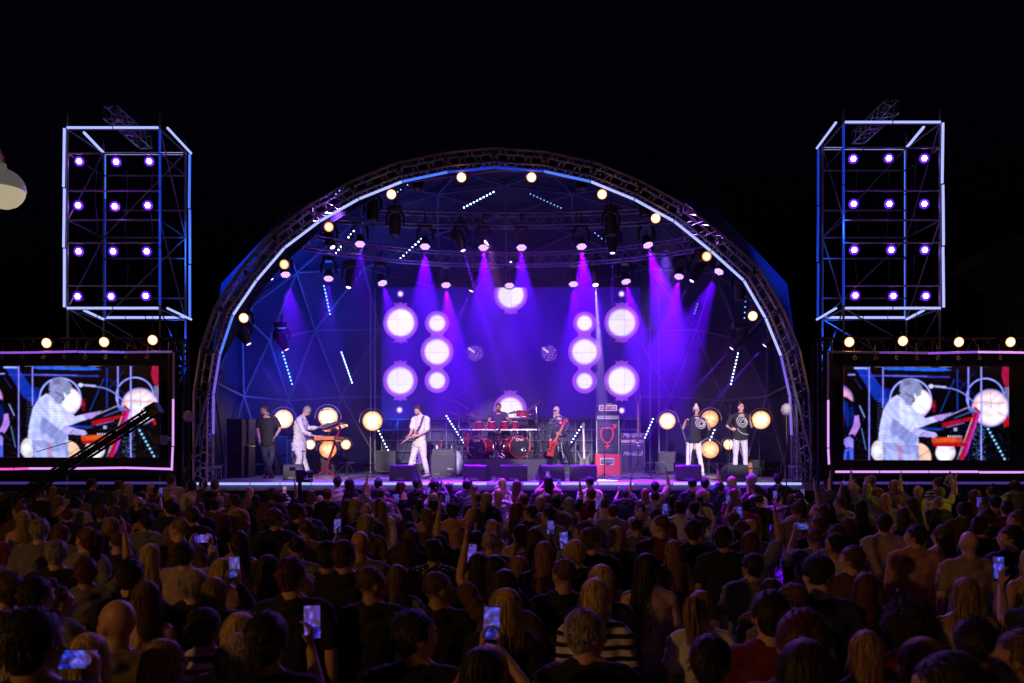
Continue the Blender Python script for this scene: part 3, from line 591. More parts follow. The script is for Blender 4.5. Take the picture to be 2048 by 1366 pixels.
for i, (x, y, dx, pw) in enumerate(((571,549,.28,140),(657,557,.1,60),(765,566,.35,240),(892,570,.12,560),(1019,571,0,60),(1147,568,-.02,320),(1252,563,.1,380),(1358,553,-.25,360),(1438,543,-.55,300))):
    wash(x, y, 19.9, f'{o[i]} honeycomb wash light of the lower row of nine', (dx, -.5, -1), pw)
for (x,y,Y,lb,tg,pw,an) in ((665,494,18.6,'violet beam light near the upper left end of the dome',(.5,-.45,-1),0,5),(926,500,18.8,'violet beam light between the second and third upper wash lights',(.3,-.15,-1),420,5),
    (943,581,20.2,'small violet beam light above the LED wall, left of the top disc',(-.45,-.1,-1),420,5.5),(1225,505,18.8,'violet beam light pointing straight down over the right of the LED wall',(-.02,-.12,-1),330,4.5),
    (1384,561,19.6,'violet beam light slanting down and left, right of the LED wall',(-.62,-.1,-1),420,5),(697,574,19.6,'unlit-looking violet beam light left of the LED wall',(-.1,-.3,-1),60,5),
    (497,687,17.9,'violet beam light at lower left of the arch',(.62,.05,-1),300,4),(573,698,19.4,'violet beam light left of centre, low in the dome',(.5,.1,-1),240,5),
    (1464,696,19.4,'violet beam light low at right in the dome',(-.9,.1,-1),340,4.5),(1530,690,17.9,'violet beam light beside the right foot of the arch',(-.85,.2,-1),340,4.5),(541,557,18.4,'small violet beam light beside the leftmost wash light',(.2,-.2,-1),40,5)):
    beam(x, y, Y, lb, tg, pw, angle=an)
beam(1191, 569, 19.6, 'brilliant white beam light shining down before the LED wall', (.02,-.3,-1), 900, (.8,.68,1), 6, .06, 'spoth')
for (x,y,lb) in ((836,378,'unlit moving head at the upper left inside the arch'),(1163,378,'unlit moving head at the upper right inside the arch'),(745,440,'unlit moving head at the left end of the upper truss'),(1290,430,'unlit moving head at the right end of the upper truss'),
    (790,470,'unlit moving head hanging over the left wash lights'),(1222,470,'unlit moving head hanging over the right wash lights'),(488,668,'unlit moving head under the lowest left blinder'),(1482,600,'unlit moving head beside the lowest right blinder'),(1400,520,'unlit moving head inside the right of the arch')):
    beam(x, y, 18.3, lb, (0,-.1,-1), 0, lens='off', r=.09)
for i, (x0,y0,x1,y1,Y,m,lb) in enumerate(((648,572,660,628,22.5,'blue','bright blue LED bar slanting left of the LED wall'),(565,705,584,768,21.2,'blue','bright blue LED bar low on the left ribs'),(683,705,704,765,23,'bluew','icy blue LED bar left of the LED wall, low on the ribs'),
    (928,415,987,384,20,'bluew','dotted LED bar left of the dome top'),(1061,388,1122,416,20,'blued','dotted LED bar right of the dome top'),(707,462,672,506,19,'bluew','dotted LED bar above the left beam lights'),(843,478,801,517,20,'bluew','dotted LED bar crossing the left lower truss'),
    (1476,707,1462,768,21.5,'bluew','blue LED bar on the right ribs over the dark haired singer'),(757,862,776,900,23.4,'bluew','blue LED bar behind the left big lamp'),(893,832,927,885,23.6,'bluew','blue LED bar left of the drum kit'),(1166,848,1143,884,23.6,'bluew','bright LED bar behind the bald guitarist'),
    (672,388,700,362,17.9,'blued','faint dotted bar over the upper left arch'),(795,384,815,370,18.2,'blued','short dotted bar beside the fourth left blinder'),(1200,350,1246,381,18.2,'blued','faint dotted bar over the upper right arch'),(1190,466,1210,483,20,'blued','short dotted bar right of the upper truss lamps'),
    (1395,608,1389,627,21,'blued','short dotted bar near the right ribs'),(1491,603,1489,636,18.5,'blued','short dotted bar beside the lowest right blinder'),(1429,860,1420,880,22.8,'bluew','blue LED bar behind the blonde singer'),(1306,838,1290,875,23.2,'bluew','bright blue LED cluster right of the stacked amplifier'),(1595,731,1599,760,17.9,'blued','tiny dotted bar outside the right arch leg'))):
    a, b = P(x0,y0,Y), P(x1,y1,Y); d = (b-a); n = max(4, min(11, int(d.length/.085)))
    t = thing('led_bar', lb, 'led bar', a, 'dotted LED bars in the dome')
    ax, ay = axes(d); MB().tube(a-d*.04+V((0,.05,0)), b+d*.04+V((0,.05,0)), .04, n=6).build('housing', M['black'], t, True)
    m_ = MB()
    for k in range(n):
        q = a.lerp(b, k/(n-1)); m_.disc(q+V((0,.0,0)), (0,-1,0), .021 if m != 'blued' else .014, 8)
    m_.build('led_dots', E[m], t)
    if m == 'blue': 
        for u in (.25, .75): point('led_bar_glow', a.lerp(b, u)-V((0,.15,0)), 45, (.02,.1,1), .15)
# uplights on the canopy (blue wash on its left inside)
spot('blue_uplight', (-5.9, 20.6, SZ+.2), (-6.3, 22.5, 5.2), 1000, (.02,.10,1), 100, 1)
spot('blue_uplight', (-3.3, 23.6, SZ+1.2), (-5.2, 24.9, 5.5), 420, (.02,.09,1), 110, 1)
spot('blue_uplight', (6, 22.0, SZ+.2), (6.2, 24.0, 5.5), 40, (.03,.04,1), 110, 1)
spot('blue_uplight', (-2, 19, 5.6), (-1.5, 22, 9), 70, (.02,.08,1), 120, 1)
spot('blue_uplight', (3, 19, 5.6), (2.5, 22, 9), 60, (.02,.07,1), 120, 1)
spot('added_canopy_fill', (-7.5, 16.4, 7.6), (-6.6, 20.0, 6.8), 2600, (.02,.14,1), 60, 1)  # added spots without a lamp, strengthen the tower tubes' blue on the canopy
spot('added_canopy_fill', (7.3, 16.4, 7.4), (6.4, 20.0, 6.6), 1300, (.02,.14,1), 60, 1)
spot('violet_deck_wash', (0, 20, 7.2), (0, 19.2, SZ), 2800, (.34,.05,1), 92, 1).data.volume_factor = .1
spot('violet_front_wash', (0, 15.5, 8.3), (0, 18.4, SZ), 2400, (.45,.14,1), 115, 1).data.volume_factor = .08
spot('violet_front_wash', (-4.4, 15.8, 7), (-4.6, 19.2, SZ), 500, (.36,.16,1), 70, 1)
spot('violet_front_wash', (4.4, 15.8, 7), (4.6, 19.2, SZ), 500, (.46,.2,1), 70, 1)

spot('drum_pink_wash', (-.6, 18.6, 7.4), (-.4, 22.2, 2.9), 3000, (1,.35,.75), 34, .8).data.volume_factor = .2

spot('drummer_front_spot', (.3, -14, 9), (-.38, 22.4, 3.2), 60000, (1,.55,.85), 3.4, .6).data.volume_factor = .1
spot('violet_backline_wash', (3.8, 19.2, 7.3), (3.9, 22.6, 2.4), 2200, (.3,.16,1), 50, .9)
for q in ((-4, 17.6, 8.0), (0, 17.4, 8.6), (4, 17.6, 8.0)): spot('audience_backlight', q, (q[0]*1.3, 9, 1.2), 1500, (.36,.12,1), 88, 1).data.volume_factor = 0

for sx in (-1, 1): spot('added_canopy_fill', (sx*7.7+XC, 17.3, 4.4), (sx*7.0+XC, 20.2, 5.4), 700, (.01,.1,1), 80, 1)  # lower pair of added fill spots for the canopy's outer sides
# ================================================================== STAGE EQUIPMENT
def retro(px, py, rpx, Y, label, turn=0, amber=False):
    c = P(px, py, Y); r = rpx/F*Y; d = V((math.sin(R(turn)), -math.cos(R(turn)), 0)); x = V((d.y*-1, d.x, 0)); x.normalize()
    t = thing('dish_lamp', label, 'stage lamp', V((c.x, c.y, SZ)), 'round warm dish lamps at the back of the stage')
    MB().lathe(c, d, [(-.16*r/.3,r*.12),(-.13*r/.3,r*.45),(-.03,r*.93),(.03,r*1.0),(.045,r*1.0),(.02,r*.94),(-.0,r*.9)], 28).build('dish_shell', M['blackm'], t, True)
    kk = .3 if amber else 1; gd = grad_disc('diffuser', c+d*.034, d, r*.95, lambda u: (1.05+4*kk*max(0,1-u)**1.1, (.42 if amber else .55)*(1-.25*u)+3.6*kk*max(0,1-u)**1.2, (.1 if amber else .24)*(1-.4*u)+2.8*kk*max(0,1-u)**1.5), t, GRAD, 32)
    MB().ring(c+d*.036+x*(r*(.38 if turn > 0 else -.3)), d, r*.2, r*.05, 16).build('bulb_ring', E['warmd'], t, True)
    m = MB()
    for k in range(3):
        a = R(90+120*k); m.tube(c+d*.042, c+d*.042+(x*math.cos(a)+V((0,0,1))*math.sin(a))*r*.95, .006, n=4)
    m.build('spokes', M['blackm'], t)
    yk = MB().ring(c, d, r*1.25, .014, 22, -8, 188, 6)
    yk.build('yoke_ring', M['steel'], t, True)
    m = MB().tube((c.x, c.y+.12, SZ), (c.x, c.y+.12, c.z), .02)
    for k in range(3): a = R(90+120*k); m.tube((c.x, c.y+.12, SZ+.35), (c.x+.35*math.cos(a), c.y+.12+.3*math.sin(a), SZ+.01), .014, n=5)
    m.build('lamp_stand', M['blackm'], t, True)
    point('dish_lamp_light', c+d*.16, 3.5*(r/.3)**2, (1,.5,.18), r*.5)
E['dishW'] = glow('dish_diffuser', (1,.70,.38), 1.9); E['dishA'] = glow('amber_dish_diffuser', (1,.42,.10), 1.35)
retro(567,838,19.5,22.8,'large warm dish lamp behind the man in black',18); retro(656,834,20,22.8,'large warm dish lamp behind the upper keyboard',16); retro(745,842,20.5,22.6,'large warm dish lamp alone left of the white shirted guitarist',12)
retro(1335,842,17.5,22.8,'large warm dish lamp left of the blonde singer',-24); retro(1420,838,18,22.9,'large warm dish lamp right of the blonde singer',-28,True); retro(1522,840,19,21.3,'large warm dish lamp right of the dark haired singer',-22)
retro(656,899,17.5,22.4,'amber dish lamp low behind the red keyboard stand',10,True); retro(1420,899,18,22.4,'amber dish lamp low between the singers',-12,True)
retro(692,889,10.5,22.5,'small dish lamp right of the red keyboard stand',5); retro(621,889,10.5,22.5,'small dish lamp between the keyboard player and his keyboards',5); retro(1457,889,11,22.0,'small dish lamp behind the dark haired singer',-8); retro(1387,892,8,22.6,'smallest dish lamp behind the legs of the blonde singer',-8,True)
M['bassm'] = mat('burl_wood_purple', (.035,.02,.035), .45, var=.6, scale=14)
def bx(px0, py0, px1, py1, Y, d):            # front face of a box from its photo corners
    a, b = P(px0, py0, Y), P(px1, py1, Y); return ((a.x+b.x)/2, Y+d/2, (a.z+b.z)/2), (abs(b.x-a.x), d, abs(a.z-b.z))
def case(name, label, px0, py0, px1, py1, Y, d=.5, body='black', grp=None, doors=1, floor=False):
    if floor: py1 = YH+1034/Y
    c, s = bx(px0, py0, px1, py1, Y, d); t = thing(name, label, 'equipment case' if 'case' in name else name.split('_')[-1], V((c[0], c[1], c[2]-s[2]/2)), grp)
    MB().box(c, s).build('case_body', M[body], t, bevel=.006)
    m = MB(); x0, x1, z0, z1 = c[0]-s[0]/2, c[0]+s[0]/2, c[2]-s[2]/2, c[2]+s[2]/2; y = c[1]-s[1]/2-.004
    for a, b in (((x0,y,z0),(x1,y,z0)),((x0,y,z1),(x1,y,z1)),((x0,y,z0),(x0,y,z1)),((x1,y,z0),(x1,y,z1))): m.tube(a, b, .009, n=4)
    for xx in (x0, x1): m.tube((xx,y,z1),(xx,y+s[1],z1), .009, n=4)
    m.build('edge_profile', M['alu'], t)
    for k in range(doors):
        xx = x0+(x1-x0)*(k+.5)/doors; MB().box((xx, y-.006, (z0+z1)/2), (.09, .012, .035)).build('latch', M['chrome'], t)
    return t, c, s
case('flight_case', 'open flight case with cables, left behind the white shirted guitarist', 752, 902, 791, 943, 22.6)
case('flight_case', 'low flat flight case on the deck under the left open case', 757, 939, 790, 946.5, 22.9)
t,c,s = case('flight_case', 'road case at the back between the man in black and the keyboards', 551, 873, 574, 935, 22.3, floor=True, doors=2)
case('flight_case', 'black cased rack behind the keyboard player', 575, 880, 600, 935, 22.2, floor=True)
case('flight_case', 'wide dark case under the dish lamps by the keyboard stand', 622, 884, 668, 932, 22.9, floor=True, doors=3)
case('flight_case', 'open equipment rack right of the tall stand guitar', 1317, 904, 1351, 924, 22.7)
case('flight_case', 'dark lower case under the open rack at right', 1311, 925, 1347, 942, 22.6)
case('flight_case', 'flat silver edged case on the deck below the right rack', 1299.5, 942, 1331, 947, 22.4, .4)
case('flight_case', 'upright narrow case with pale edges right of the dark haired singer', 1506, 921, 1519, 951.5, 20.9, .4, floor=True)
case('wooden_crate', 'small wooden crate right of the dark haired singer', 1496, 925, 1505, 948, 20.9, .3, 'wood')
case('flight_case', 'long black case near the right foot of the arch', 1521, 921, 1562, 950, 20.8, .5, doors=3, floor=True)
# left speaker stack
t,c,s = case('speaker_stack', 'tall black double speaker cabinet near the left foot of the arch', 453, 838, 484, 948, 19.8, .55, floor=True)
m = MB()
for i in range(9):
    for j in range(4): m.disc((c[0]-s[0]/2+.08+i*.028, c[1]-s[1]/2-.004, c[2]+s[2]*.5-.18-j*.03), (0,-1,0), .006, 6)
m.build('perforation', M['steel'], t)
case('flight_case', 'tall flight case with silver edge behind the left speaker stack', 483, 837, 498, 889, 20.2, .5)
case('flight_case', 'lower flight case behind the left speaker stack', 483, 892, 498, 946, 20.1, .5, floor=True)
# wedges
def wedge(px0, px1, py0, label, side=0, Y=17.75):
    a = PZ(px0, Y, SZ); b = PZ(px1, Y, SZ); wd = b.x-a.x; h = .37; cx = (a.x+b.x)/2
    t = thing('stage_monitor', label, 'monitor speaker', V((cx, Y, SZ)), 'wedge monitors along the stage edge')
    prof = [(0,0),(0,.06),(.05,h*.92),(.1,h),(.2,h),(.52,.1),(.52,0)]    # (depth, height): low back to the crowd, grille to the band
    rot = Matrix.Rotation(R(side), 3, 'Z'); pv = V((cx, Y, SZ))
    pts = [V((-wd/2, y, z)) for y, z in prof]; mb = MB().prism([pv+rot@p for p in pts], rot@V((wd,0,0))); mb.build('cabinet', M['wedge'], t, bevel=.012)
    mb = MB(); mb.prism([pv+rot@V((-wd/2+.03, y, z)) for y, z in ((.225,h*.97),(.505,.13),(.512,.135),(.232,h*.985))], rot@V((wd-.06,0,0))); mb.build('grille', M['grille'], t)
    m = MB(); q = pv+rot@V((-.02,-.002,.045)); m.box(q, (.16,.012,.05), rz=R(side)); m.box(pv+rot@V((.09,-.003,.045)), (.03,.016,.03), rz=R(side)); m.build('connector_plate', M['alu'], t)
    mb = MB()
    for s_ in (-1,1): mb.box(pv+rot@V((s_*(wd/2+.002), .18, .22)), (.008,.12,.03), rz=R(side))
    mb.build('handle', M['black'], t)
wedge(565,603,933,'wedge monitor by the camera at the left of the stage edge',0,18.6)
wedge(776,826,933,'wedge monitor before the white shirted guitarist',-14); wedge(925,972,933,'wedge monitor left of centre before the drum riser',-14); wedge(1001,1055,933,'wedge monitor squarely before the drum riser'); wedge(1083,1132,933,'wedge monitor before the bald guitarist',16)
wedge(1139,1193,934,'wedge monitor left of the bright red box',-8); wedge(1352,1403,933,'wedge monitor before the blonde singer',-8); wedge(1455,1503,934,'wedge monitor before the dark haired singer',18)
# drum riser and kit
YR = 21.2
rs = thing('drum_riser', 'low dark cloth covered drum riser at centre stage', 'riser', PZ(1021, 22.4, SZ))
a, b = PZ(915, YR, SZ), PZ(1128, YR, SZ); RZ = 2.115
MB().box(((a.x+b.x)/2, YR+1.15, (SZ+RZ)/2+.002), (b.x-a.x, 2.3, RZ-SZ-.004)).build('riser_body', M['riserm'], rs, bevel=.01)
MB().box(((a.x+b.x)/2, YR+1.15, RZ+.006), (b.x-a.x-.02, 2.28, .012)).build('riser_carpet', M['grille'], rs)
RZ += .012
dk = thing('drum_kit', 'red double bass drum kit on the riser', 'drum kit', PZ(1000, 22, RZ))
def D(px, py, dy=0): return P(px, py, 22+dy)
def drum(c, d, r, ln, name='drum', shell='red', head='white'):
    c, d = V(c), V(d).normalized()
    o = MB().lathe(c, -d, [(.0,r*.99),(.03,r),(ln-.03,r),(ln,r*.99)], 28).build(name, M[shell], dk, True)
    m = MB().ring(c+d*.004, d, r*1.015, .012, 28); m.ring(c-d*(ln+.004), d, r*1.015, .012, 28)
    x, y = axes(d)
    for k in range(8):
        q = (x*math.cos(k*.785+.3)+y*math.sin(k*.785+.3))*(r+.012); m.tube(c+q, c-d*ln+q, .006, n=5); m.tube(c+q-d*ln*.4, c+q-d*ln*.6, .014, n=6)
    m.build('hoop', M['chrome'] if shell != 'bass' else M['redm'], o, True)
    MB().lathe(c+d*.008, d, [(-.004,r*.97),(.0,r*.965)], 28).build('drum_head', M[head], o)
    return o
for px, py, r, yaw in ((954,893.5,.285,-24),(1039,895,.30,20)):
    c = D(px, py, -.35); c.z = RZ+r+.02; d = V((math.sin(R(yaw)), -math.cos(R(yaw)), 0)); o = drum(c, d, r, .46, 'bass_drum', 'redm' if False else 'red', 'black')
    MB().ring(c+d*.014, d, r*1.0, .016, 32).build('front_hoop', M['redm'], o, True)
    text('head_logo', 'DW', M['white'], dk, c+d*.022+V((0,0,r*.68)), r*.36, R(yaw), .002, sx=1.25)
    m = MB().ring(c+d*.02+V((d.y*-.0+.12*math.cos(R(yaw)),.12*math.sin(R(yaw)),-.08)), d, .055, .008, 16); m.build('port_ring', M['chrome'], o)
    for s_ in (-1,1): MB().tube(c-d*.1+V((s_*r*.85,0,-r*.5)), V((c.x+s_*(r+.12), c.y-.16, RZ+.01)), .012).build('spur', M['chrome'], o)
def drumTo(px, py, dy, rr, ln, tilt=(0,-.25,1), nm='tom'):
    c = D(px, py, dy); return drum(c, tilt, rr, ln, nm)
for px in (958,983.5,1009,1030.5): drumTo(px, 844, -.1 if px > 960 and px < 1025 else 0, .105 if px < 1000 else .09, .19)
drumTo(936, 865, -.1, .12, .36, (0,0,1), 'floor_tom'); drumTo(1045, 822, .2, .17, .14, (0,-.1,1), 'snare_drum')
mb = MB().tube(D(919,859.5,-.3), D(990,859.8,-.4), .024, n=8).tube(D(1001,859.8,-.4), D(1079,859.5,-.3), .024, n=8); mb.build('rack_bar', M['white'], dk, True)
for px, top in ((918.5,838),(991.5,850),(1000.5,850),(1073,824),(1077,842)):
    q = D(px, top, -.3); m = MB().tube((q.x,q.y,RZ), q, .018); m.tube((q.x,q.y,RZ), (q.x,q.y,RZ+.5), .024)
    for k in range(3): an = R(90+120*k); m.tube((q.x,q.y,RZ+.18), (q.x+.2*math.cos(an), q.y+.16*math.sin(an), RZ+.01), .01, n=5)
    for zz in (.2,.55): m.lathe((q.x,q.y,q.z-(q.z-RZ)*zz-.03), (0,0,1), [(0,.035),(.06,.035)], 10)
    m.build('rack_post', M['chrome'], dk, True)
m = MB()
for k in range(16):
    q = D(924+k*10, 859.6, -.36); m.lathe(q, (1,0,.0), [(-.03,.036),(.03,.036)], 10)
    if k % 2: m.tube(q, q+V((.02,.1,.16)), .011, n=5)
    else: m.tube(q, q+V((-.03,.14,-.25)), .009, n=5)
m.build('rack_clamps', M['chrome'], dk, True)
def cymbal(px0, py0, px1, py1, base, dy=0, tip=.12):
    a, b = D(px0, py0, dy), D(px1, py1, dy); c = (a+b)/2; u = (b-a).normalized(); n = u.cross(V((0,1,0))).normalized(); n = n if n.z > 0 else -n; n = (n+V((0,-tip,0))).normalized(); r = (b-a).length/2
    o = MB().lathe(c, n, [(-.004,r),(.004,r*.98),(.012,r*.45),(.02,r*.2),(.04,r*.12),(.045,.01)], 28).build('cymbal', M['gold'], dk, True)
    q = D(*base, dy); m = MB().tube(c-n*.05, q, .009, n=6).tube(c-n*.02, c+n*.07, .012, n=6); m.tube(q, (q.x, q.y, RZ+.3) if base[1] > 850 else q+V((0,0,-.05)), .01, n=6); m.build('boom_arm', M['chrome'], o, True)
cymbal(909,800,936.5,818,(917,850),.1); cymbal(898.5,824,933.5,835.5,(918,846),0); cymbal(926,828.5,963,829,(919,843),-.1,.2); cymbal(1015,827,1042,823,(1035,858),.3,.2); cymbal(1056,821,1083.5,799,(1074,832),0); cymbal(1047,827.5,1073,827.5,(1076,845),.1,.18); cymbal(926,842,950,846,(920,852),.25); cymbal(1038,829,1066,838,(1060,858),-.2)
MB().lathe(D(1003,880,.1), (0,0,1), [(-.1,.02),(-.02,.02),(0,.17),(.02,.16),(.05,.05)], 20).build('hi_hat', M['gold'], dk, True)
m = MB()
random.seed(4)
for k in range(26):
    q = D(random.uniform(922,1078), random.uniform(866,908), random.uniform(-.2,.4)); m.tube(q, q+V((random.uniform(-.2,.2),.1,random.uniform(-.25,.25))), .008, n=5)
m.build('stand_tubes', M['chrome'], dk, True)
st_ = thing('drum_stool', 'round black stool under the drummer', 'stool', D(997, 900, .6))
q = D(997,861,.6); MB().lathe((q.x,q.y,q.z-.12), (0,0,1), [(0,.16),(.02,.18),(.08,.18),(.1,.15)], 18).build('seat', M['black'], st_, True)
m = MB().tube((q.x,q.y,RZ),(q.x,q.y,q.z-.1),.02)
for k in range(3): an = R(30+120*k); m.tube((q.x,q.y,RZ+.25),(q.x+.22*math.cos(an),q.y+.22*math.sin(an),RZ+.01),.012,n=5)
m.build('stool_leg', M['chrome'], st_, True)
# mic stands
def micstand(label, base_px, Y, top_py, boom=None, floor=SZ, mic=True, cat='microphone stand', tilt=None):
    b = PZ(base_px, Y, floor); t = thing('microphone_stand', label, cat, b, 'microphone stands on stage'); top = P(base_px, top_py, Y)
    if tilt: top = P(*tilt, Y)
    MB().tube(b, b.lerp(top, .5), .012).tube(b.lerp(top, .5), top, .008).build('pole', M['blackm'], t, True)
    for k in range(3): an = R(100+120*k); MB().tube(b+V((0,0,.12)), b+V((.26*math.cos(an),.26*math.sin(an),.01)), .009, n=5).build('foot', M['blackm'], t)
    end = top; d = V((0,-.3,.6)).normalized()
    if boom:
        p0, p1 = P(*boom[0], Y), P(*boom[1], Y); MB().tube(p0, p1, .008, n=6).build('boom_arm', M['steel'], t, True); end = p1; d = V((.1 if boom[1][0] < 1000 else -.3,0,-1)).normalized()
    if mic:
        m = MB().tube(end, end+d*.13, .012, .016, 8).ell(end+d*.15, .026, 10, 6); o = m.build('microphone', M['blackm'], t, True)
micstand('thin microphone stand standing in front of the red amplifier base', 1209, 19.3, 822)
micstand('microphone stand with pale upper pole before the blonde singer', 1386, 19.5, 832, tilt=(1388,832)); micstand('black microphone stand left of the dark haired singer', 1459, 19.5, 822)
micstand('boom microphone over the left cymbals', 908.5, 22.6, 800, ((898,805),(935,779)), RZ); micstand('boom microphone over the right cymbals', 1090, 22.6, 802, ((1099,803),(1067,779)), RZ)
micstand('short bass drum microphone stand left of the kit', 914, 21.0, 893, ((912,893),(950,895)), SZ, False)
# guitar amp and case
t,c,s = case('equipment_case', 'silver edged case under the combo amplifier right of the white shirted guitarist', 862, 943, 911.5, 956, 20.6, .45, 'wedge', doors=2, floor=True)
a1 = thing('guitar_cabinet', 'black speaker cabinet with a silver frame right of the white shirted guitarist', 'amplifier', P(887,943,20.65))
c,s = bx(862,909.5,911.5,943,20.65,.36); MB().box(c,s).build('cabinet', M['black'], a1, bevel=.01); 
MB().box((c[0],c[1]-.185,c[2]),(s[0]-.05,.01,s[2]-.05)).build('grille', M['wedge'], a1); m = MB(); x0,x1,z0,z1 = c[0]-s[0]/2,c[0]+s[0]/2,c[2]-s[2]/2,c[2]+s[2]/2; y=c[1]-s[1]/2-.004
m.path([(x0,y,z0),(x1,y,z0),(x1,y,z1),(x0,y,z1),(x0,y,z0)], .011, 4); m.build('silver_frame', M['alu'], a1); text('maker_name', 'Mesa', M['white'], a1, (x1-.16,y-.012,z0+.07), .07, 0, .002, .3)
a2 = thing('rack_amplifier', 'rack amplifier head with knobs standing on the silver framed cabinet', 'amplifier', P(887,909,20.65))
c,s = bx(864,898.5,908.5,909,20.65,.34); MB().box(c,s).build('chassis', M['black'], a2, bevel=.008); m = MB(); m.path([(c[0]-s[0]/2,20.645,c[2]-s[2]/2),(c[0]+s[0]/2,20.645,c[2]-s[2]/2),(c[0]+s[0]/2,20.645,c[2]+s[2]/2),(c[0]-s[0]/2,20.645,c[2]+s[2]/2),(c[0]-s[0]/2,20.645,c[2]-s[2]/2)],.008,4); m.build('silver_trim', M['alu'], a2)
for k in range(7): MB().lathe((c[0]-s[0]*.36+k*s[0]*.12, 20.64, c[2]), (0,-1,0), [(0,.014),(.02,.012)], 10).build('knob', M['chrome'], a2)
for px, h_, r_, mm, lb in ((874,.1,.035,'white','white plastic cup left on the amplifier head'),(882.5,.22,.026,'redm','tall red bottle on the amplifier head'),(902,.09,.035,'white','white plastic cup right on the amplifier head')):
    q = P(px,898.4,20.8); q.z = c[2]+s[2]/2
    tt = thing('bottle' if 'bottle' in lb else 'cup', lb, 'bottle' if 'bottle' in lb else 'cup', q); nm = 'bottle_body' if 'bottle' in lb else 'cup_body'
    MB().lathe(q,(0,0,1),[(0,r_*.8),(h_*.7,r_),(h_*.75,r_*.9),(h_,r_*.4 if 'bottle' in lb else r_)],12).build(nm, M[mm], tt, True)
    if 'bottle' in lb: MB().lathe(q+V((0,0,h_)),(0,0,1),[(0,.011),(.02,.011)],10).build('bottle_cap', M['white'], tt)
q = P(893,890,20.8); q.z = c[2]+s[2]/2; tt = thing('snare_on_amp', 'small chrome drum on the amplifier head behind the cups', 'drum', q)
tt.name = 'small_drum'; ORG[tt.name] = tuple(q); MB().lathe(q,(0,0,1),[(0,.13),(.14,.13)],20).build('shell', M['black'], tt, True); m=MB().ring(q+V((0,0,.14)),(0,0,1),.135,.01,20).ring(q+V((0,0,.01)),(0,0,1),.135,.01,20); m.build('hoop', M['chrome'], tt)
ft = MB(); random.seed(9); cc = P(914,926,21.0)
for k in range(1500):
    an = random.uniform(-1.7,1.7); rr = random.uniform(.03,.13); q = cc+V((math.cos(an)*rr, random.uniform(-.07,.07), math.sin(an)*.3*rr/.13+random.uniform(-.02,.02))); d = V((math.cos(an)+random.gauss(0,.6), random.gauss(0,.8), math.sin(an)+random.gauss(0,.6))).normalized(); ft.tube(q, q+d*.045, .006, .001, 3, False)
ft.ell(cc+V((.03,0,0)), (.09,.07,.27), 12, 8)
tag(ft.build('feather_boa', M['feather'], None, True, org=P(914,946,21)), 'fluffy white feather boa bundle hanging beside the silver framed cabinet', 'feather boa')
# decorated bass rig
YG = 22.7
t,c,s = case('red_speaker_box', 'bright red box with a white lettered plate under the dotted amplifier', 1190.5, 907.5, 1241, 949, YG, .5, 'redcase', floor=True); t['category'] = 'speaker box'
y = c[1]-s[1]/2-.008; m = MB().box((c[0]-.02,y,c[2]+.08),(.4,.01,.2)); m.build('name_plate', M['white'], t); m = MB().box((c[0]-.02,y-.006,c[2]+.08),(.375,.006,.13)); m.build('plate_field', M['black'], t)
text('name_lettering', 'ROCK-N-ALL', M['white'], t, (c[0]-.02,y-.012,c[2]+.085), .13, 0, .002, sx=.52)
mb = MB().box((c[0]-.02,y-.006,c[2]-.005),(.22,.004,.012)); mb.build('plate_line', M['black'], t)
cb = thing('bass_cabinet', 'tall black speaker cabinet with white dots and a red gender symbol heart', 'amplifier', V((c[0],c[1],c[2]+s[2]/2)))
zb_ = c[2]+s[2]/2+.003; c,s = bx(1193.5,841,1237.5,906,YG+.02,.42); s = (s[0],s[1],P(0,841,YG+.02).z-zb_); c = (c[0],c[1],zb_+s[2]/2)
MB().box(c,s).build('cabinet', M['black'], cb, bevel=.01); y = c[1]-s[1]/2
MB().box((c[0],y-.004,c[2]),(s[0]-.05,.01,s[2]-.05)).build('grille', M['grille'], cb)
m = MB(); random.seed(5)
for i in range(13):
    for j in range(20):
        xx = c[0]-s[0]*.44+s[0]*.88*(i+.5*(j%2)+.2)/13; zz = c[2]-s[2]*.45+s[2]*.9*(j+.5)/20
        if ((xx-c[0])/.2)**2+((zz-c[2]-.02)/.26)**2 > .8: m.disc((xx+random.uniform(-.006,.006),y-.011,zz),(0,-1,0),.0062,6,.003)
m.build('white_dots', M['white'], cb)['kind'] = 'stuff'
hp = [(-.17,.17),(-.06,.2),(0,.185),(.07,.2),(.15,.16),(.17,.08),(.15,-.03),(.08,-.14),(0,-.17),(-.1,-.13),(-.17,-.03),(-.19,.08),(-.17,.17)]
m = MB(); y2 = y-.02; hz = c[2]+.03
m.path([(c[0]+px-.015,y2,hz+pz*1.2) for px,pz in hp],.023,6)
m.path([(c[0]+.14,y2,hz+.2),(c[0]+.21,y2,hz+.3)],.023,6); m.prism([(c[0]+.13,y2-.01,hz+.33),(c[0]+.25,y2-.01,hz+.34),(c[0]+.235,y2-.01,hz+.21)],(0,.02,0))
m.path([(c[0]-.01,y2,hz-.19),(c[0]-.01,y2,hz-.37)],.02,6); m.path([(c[0]-.075,y2,hz-.29),(c[0]+.055,y2,hz-.29)],.02,6)
m.build('heart_symbol', glow('red_sign_neon', (1,.05,.07), .75), cb, True)
m = MB()
for sx in (-1,1):
    m.box((c[0]+sx*s[0]/2,y-.002,c[2]),(.022,.03,s[2]))
m.build('silver_corner', M['alu'], cb)
hd = thing('bass_amplifier', 'silver grey amplifier head on top of the dotted cabinet', 'amplifier', V((c[0],c[1],c[2]+s[2]/2)))
z0 = c[2]+s[2]/2+.003; c,s = bx(1191.5,822,1239.5,840,YG,.4); z1 = c[2]+s[2]/2; c=(c[0],c[1],(z0+z1)/2); s=(s[0],s[1],z1-z0)
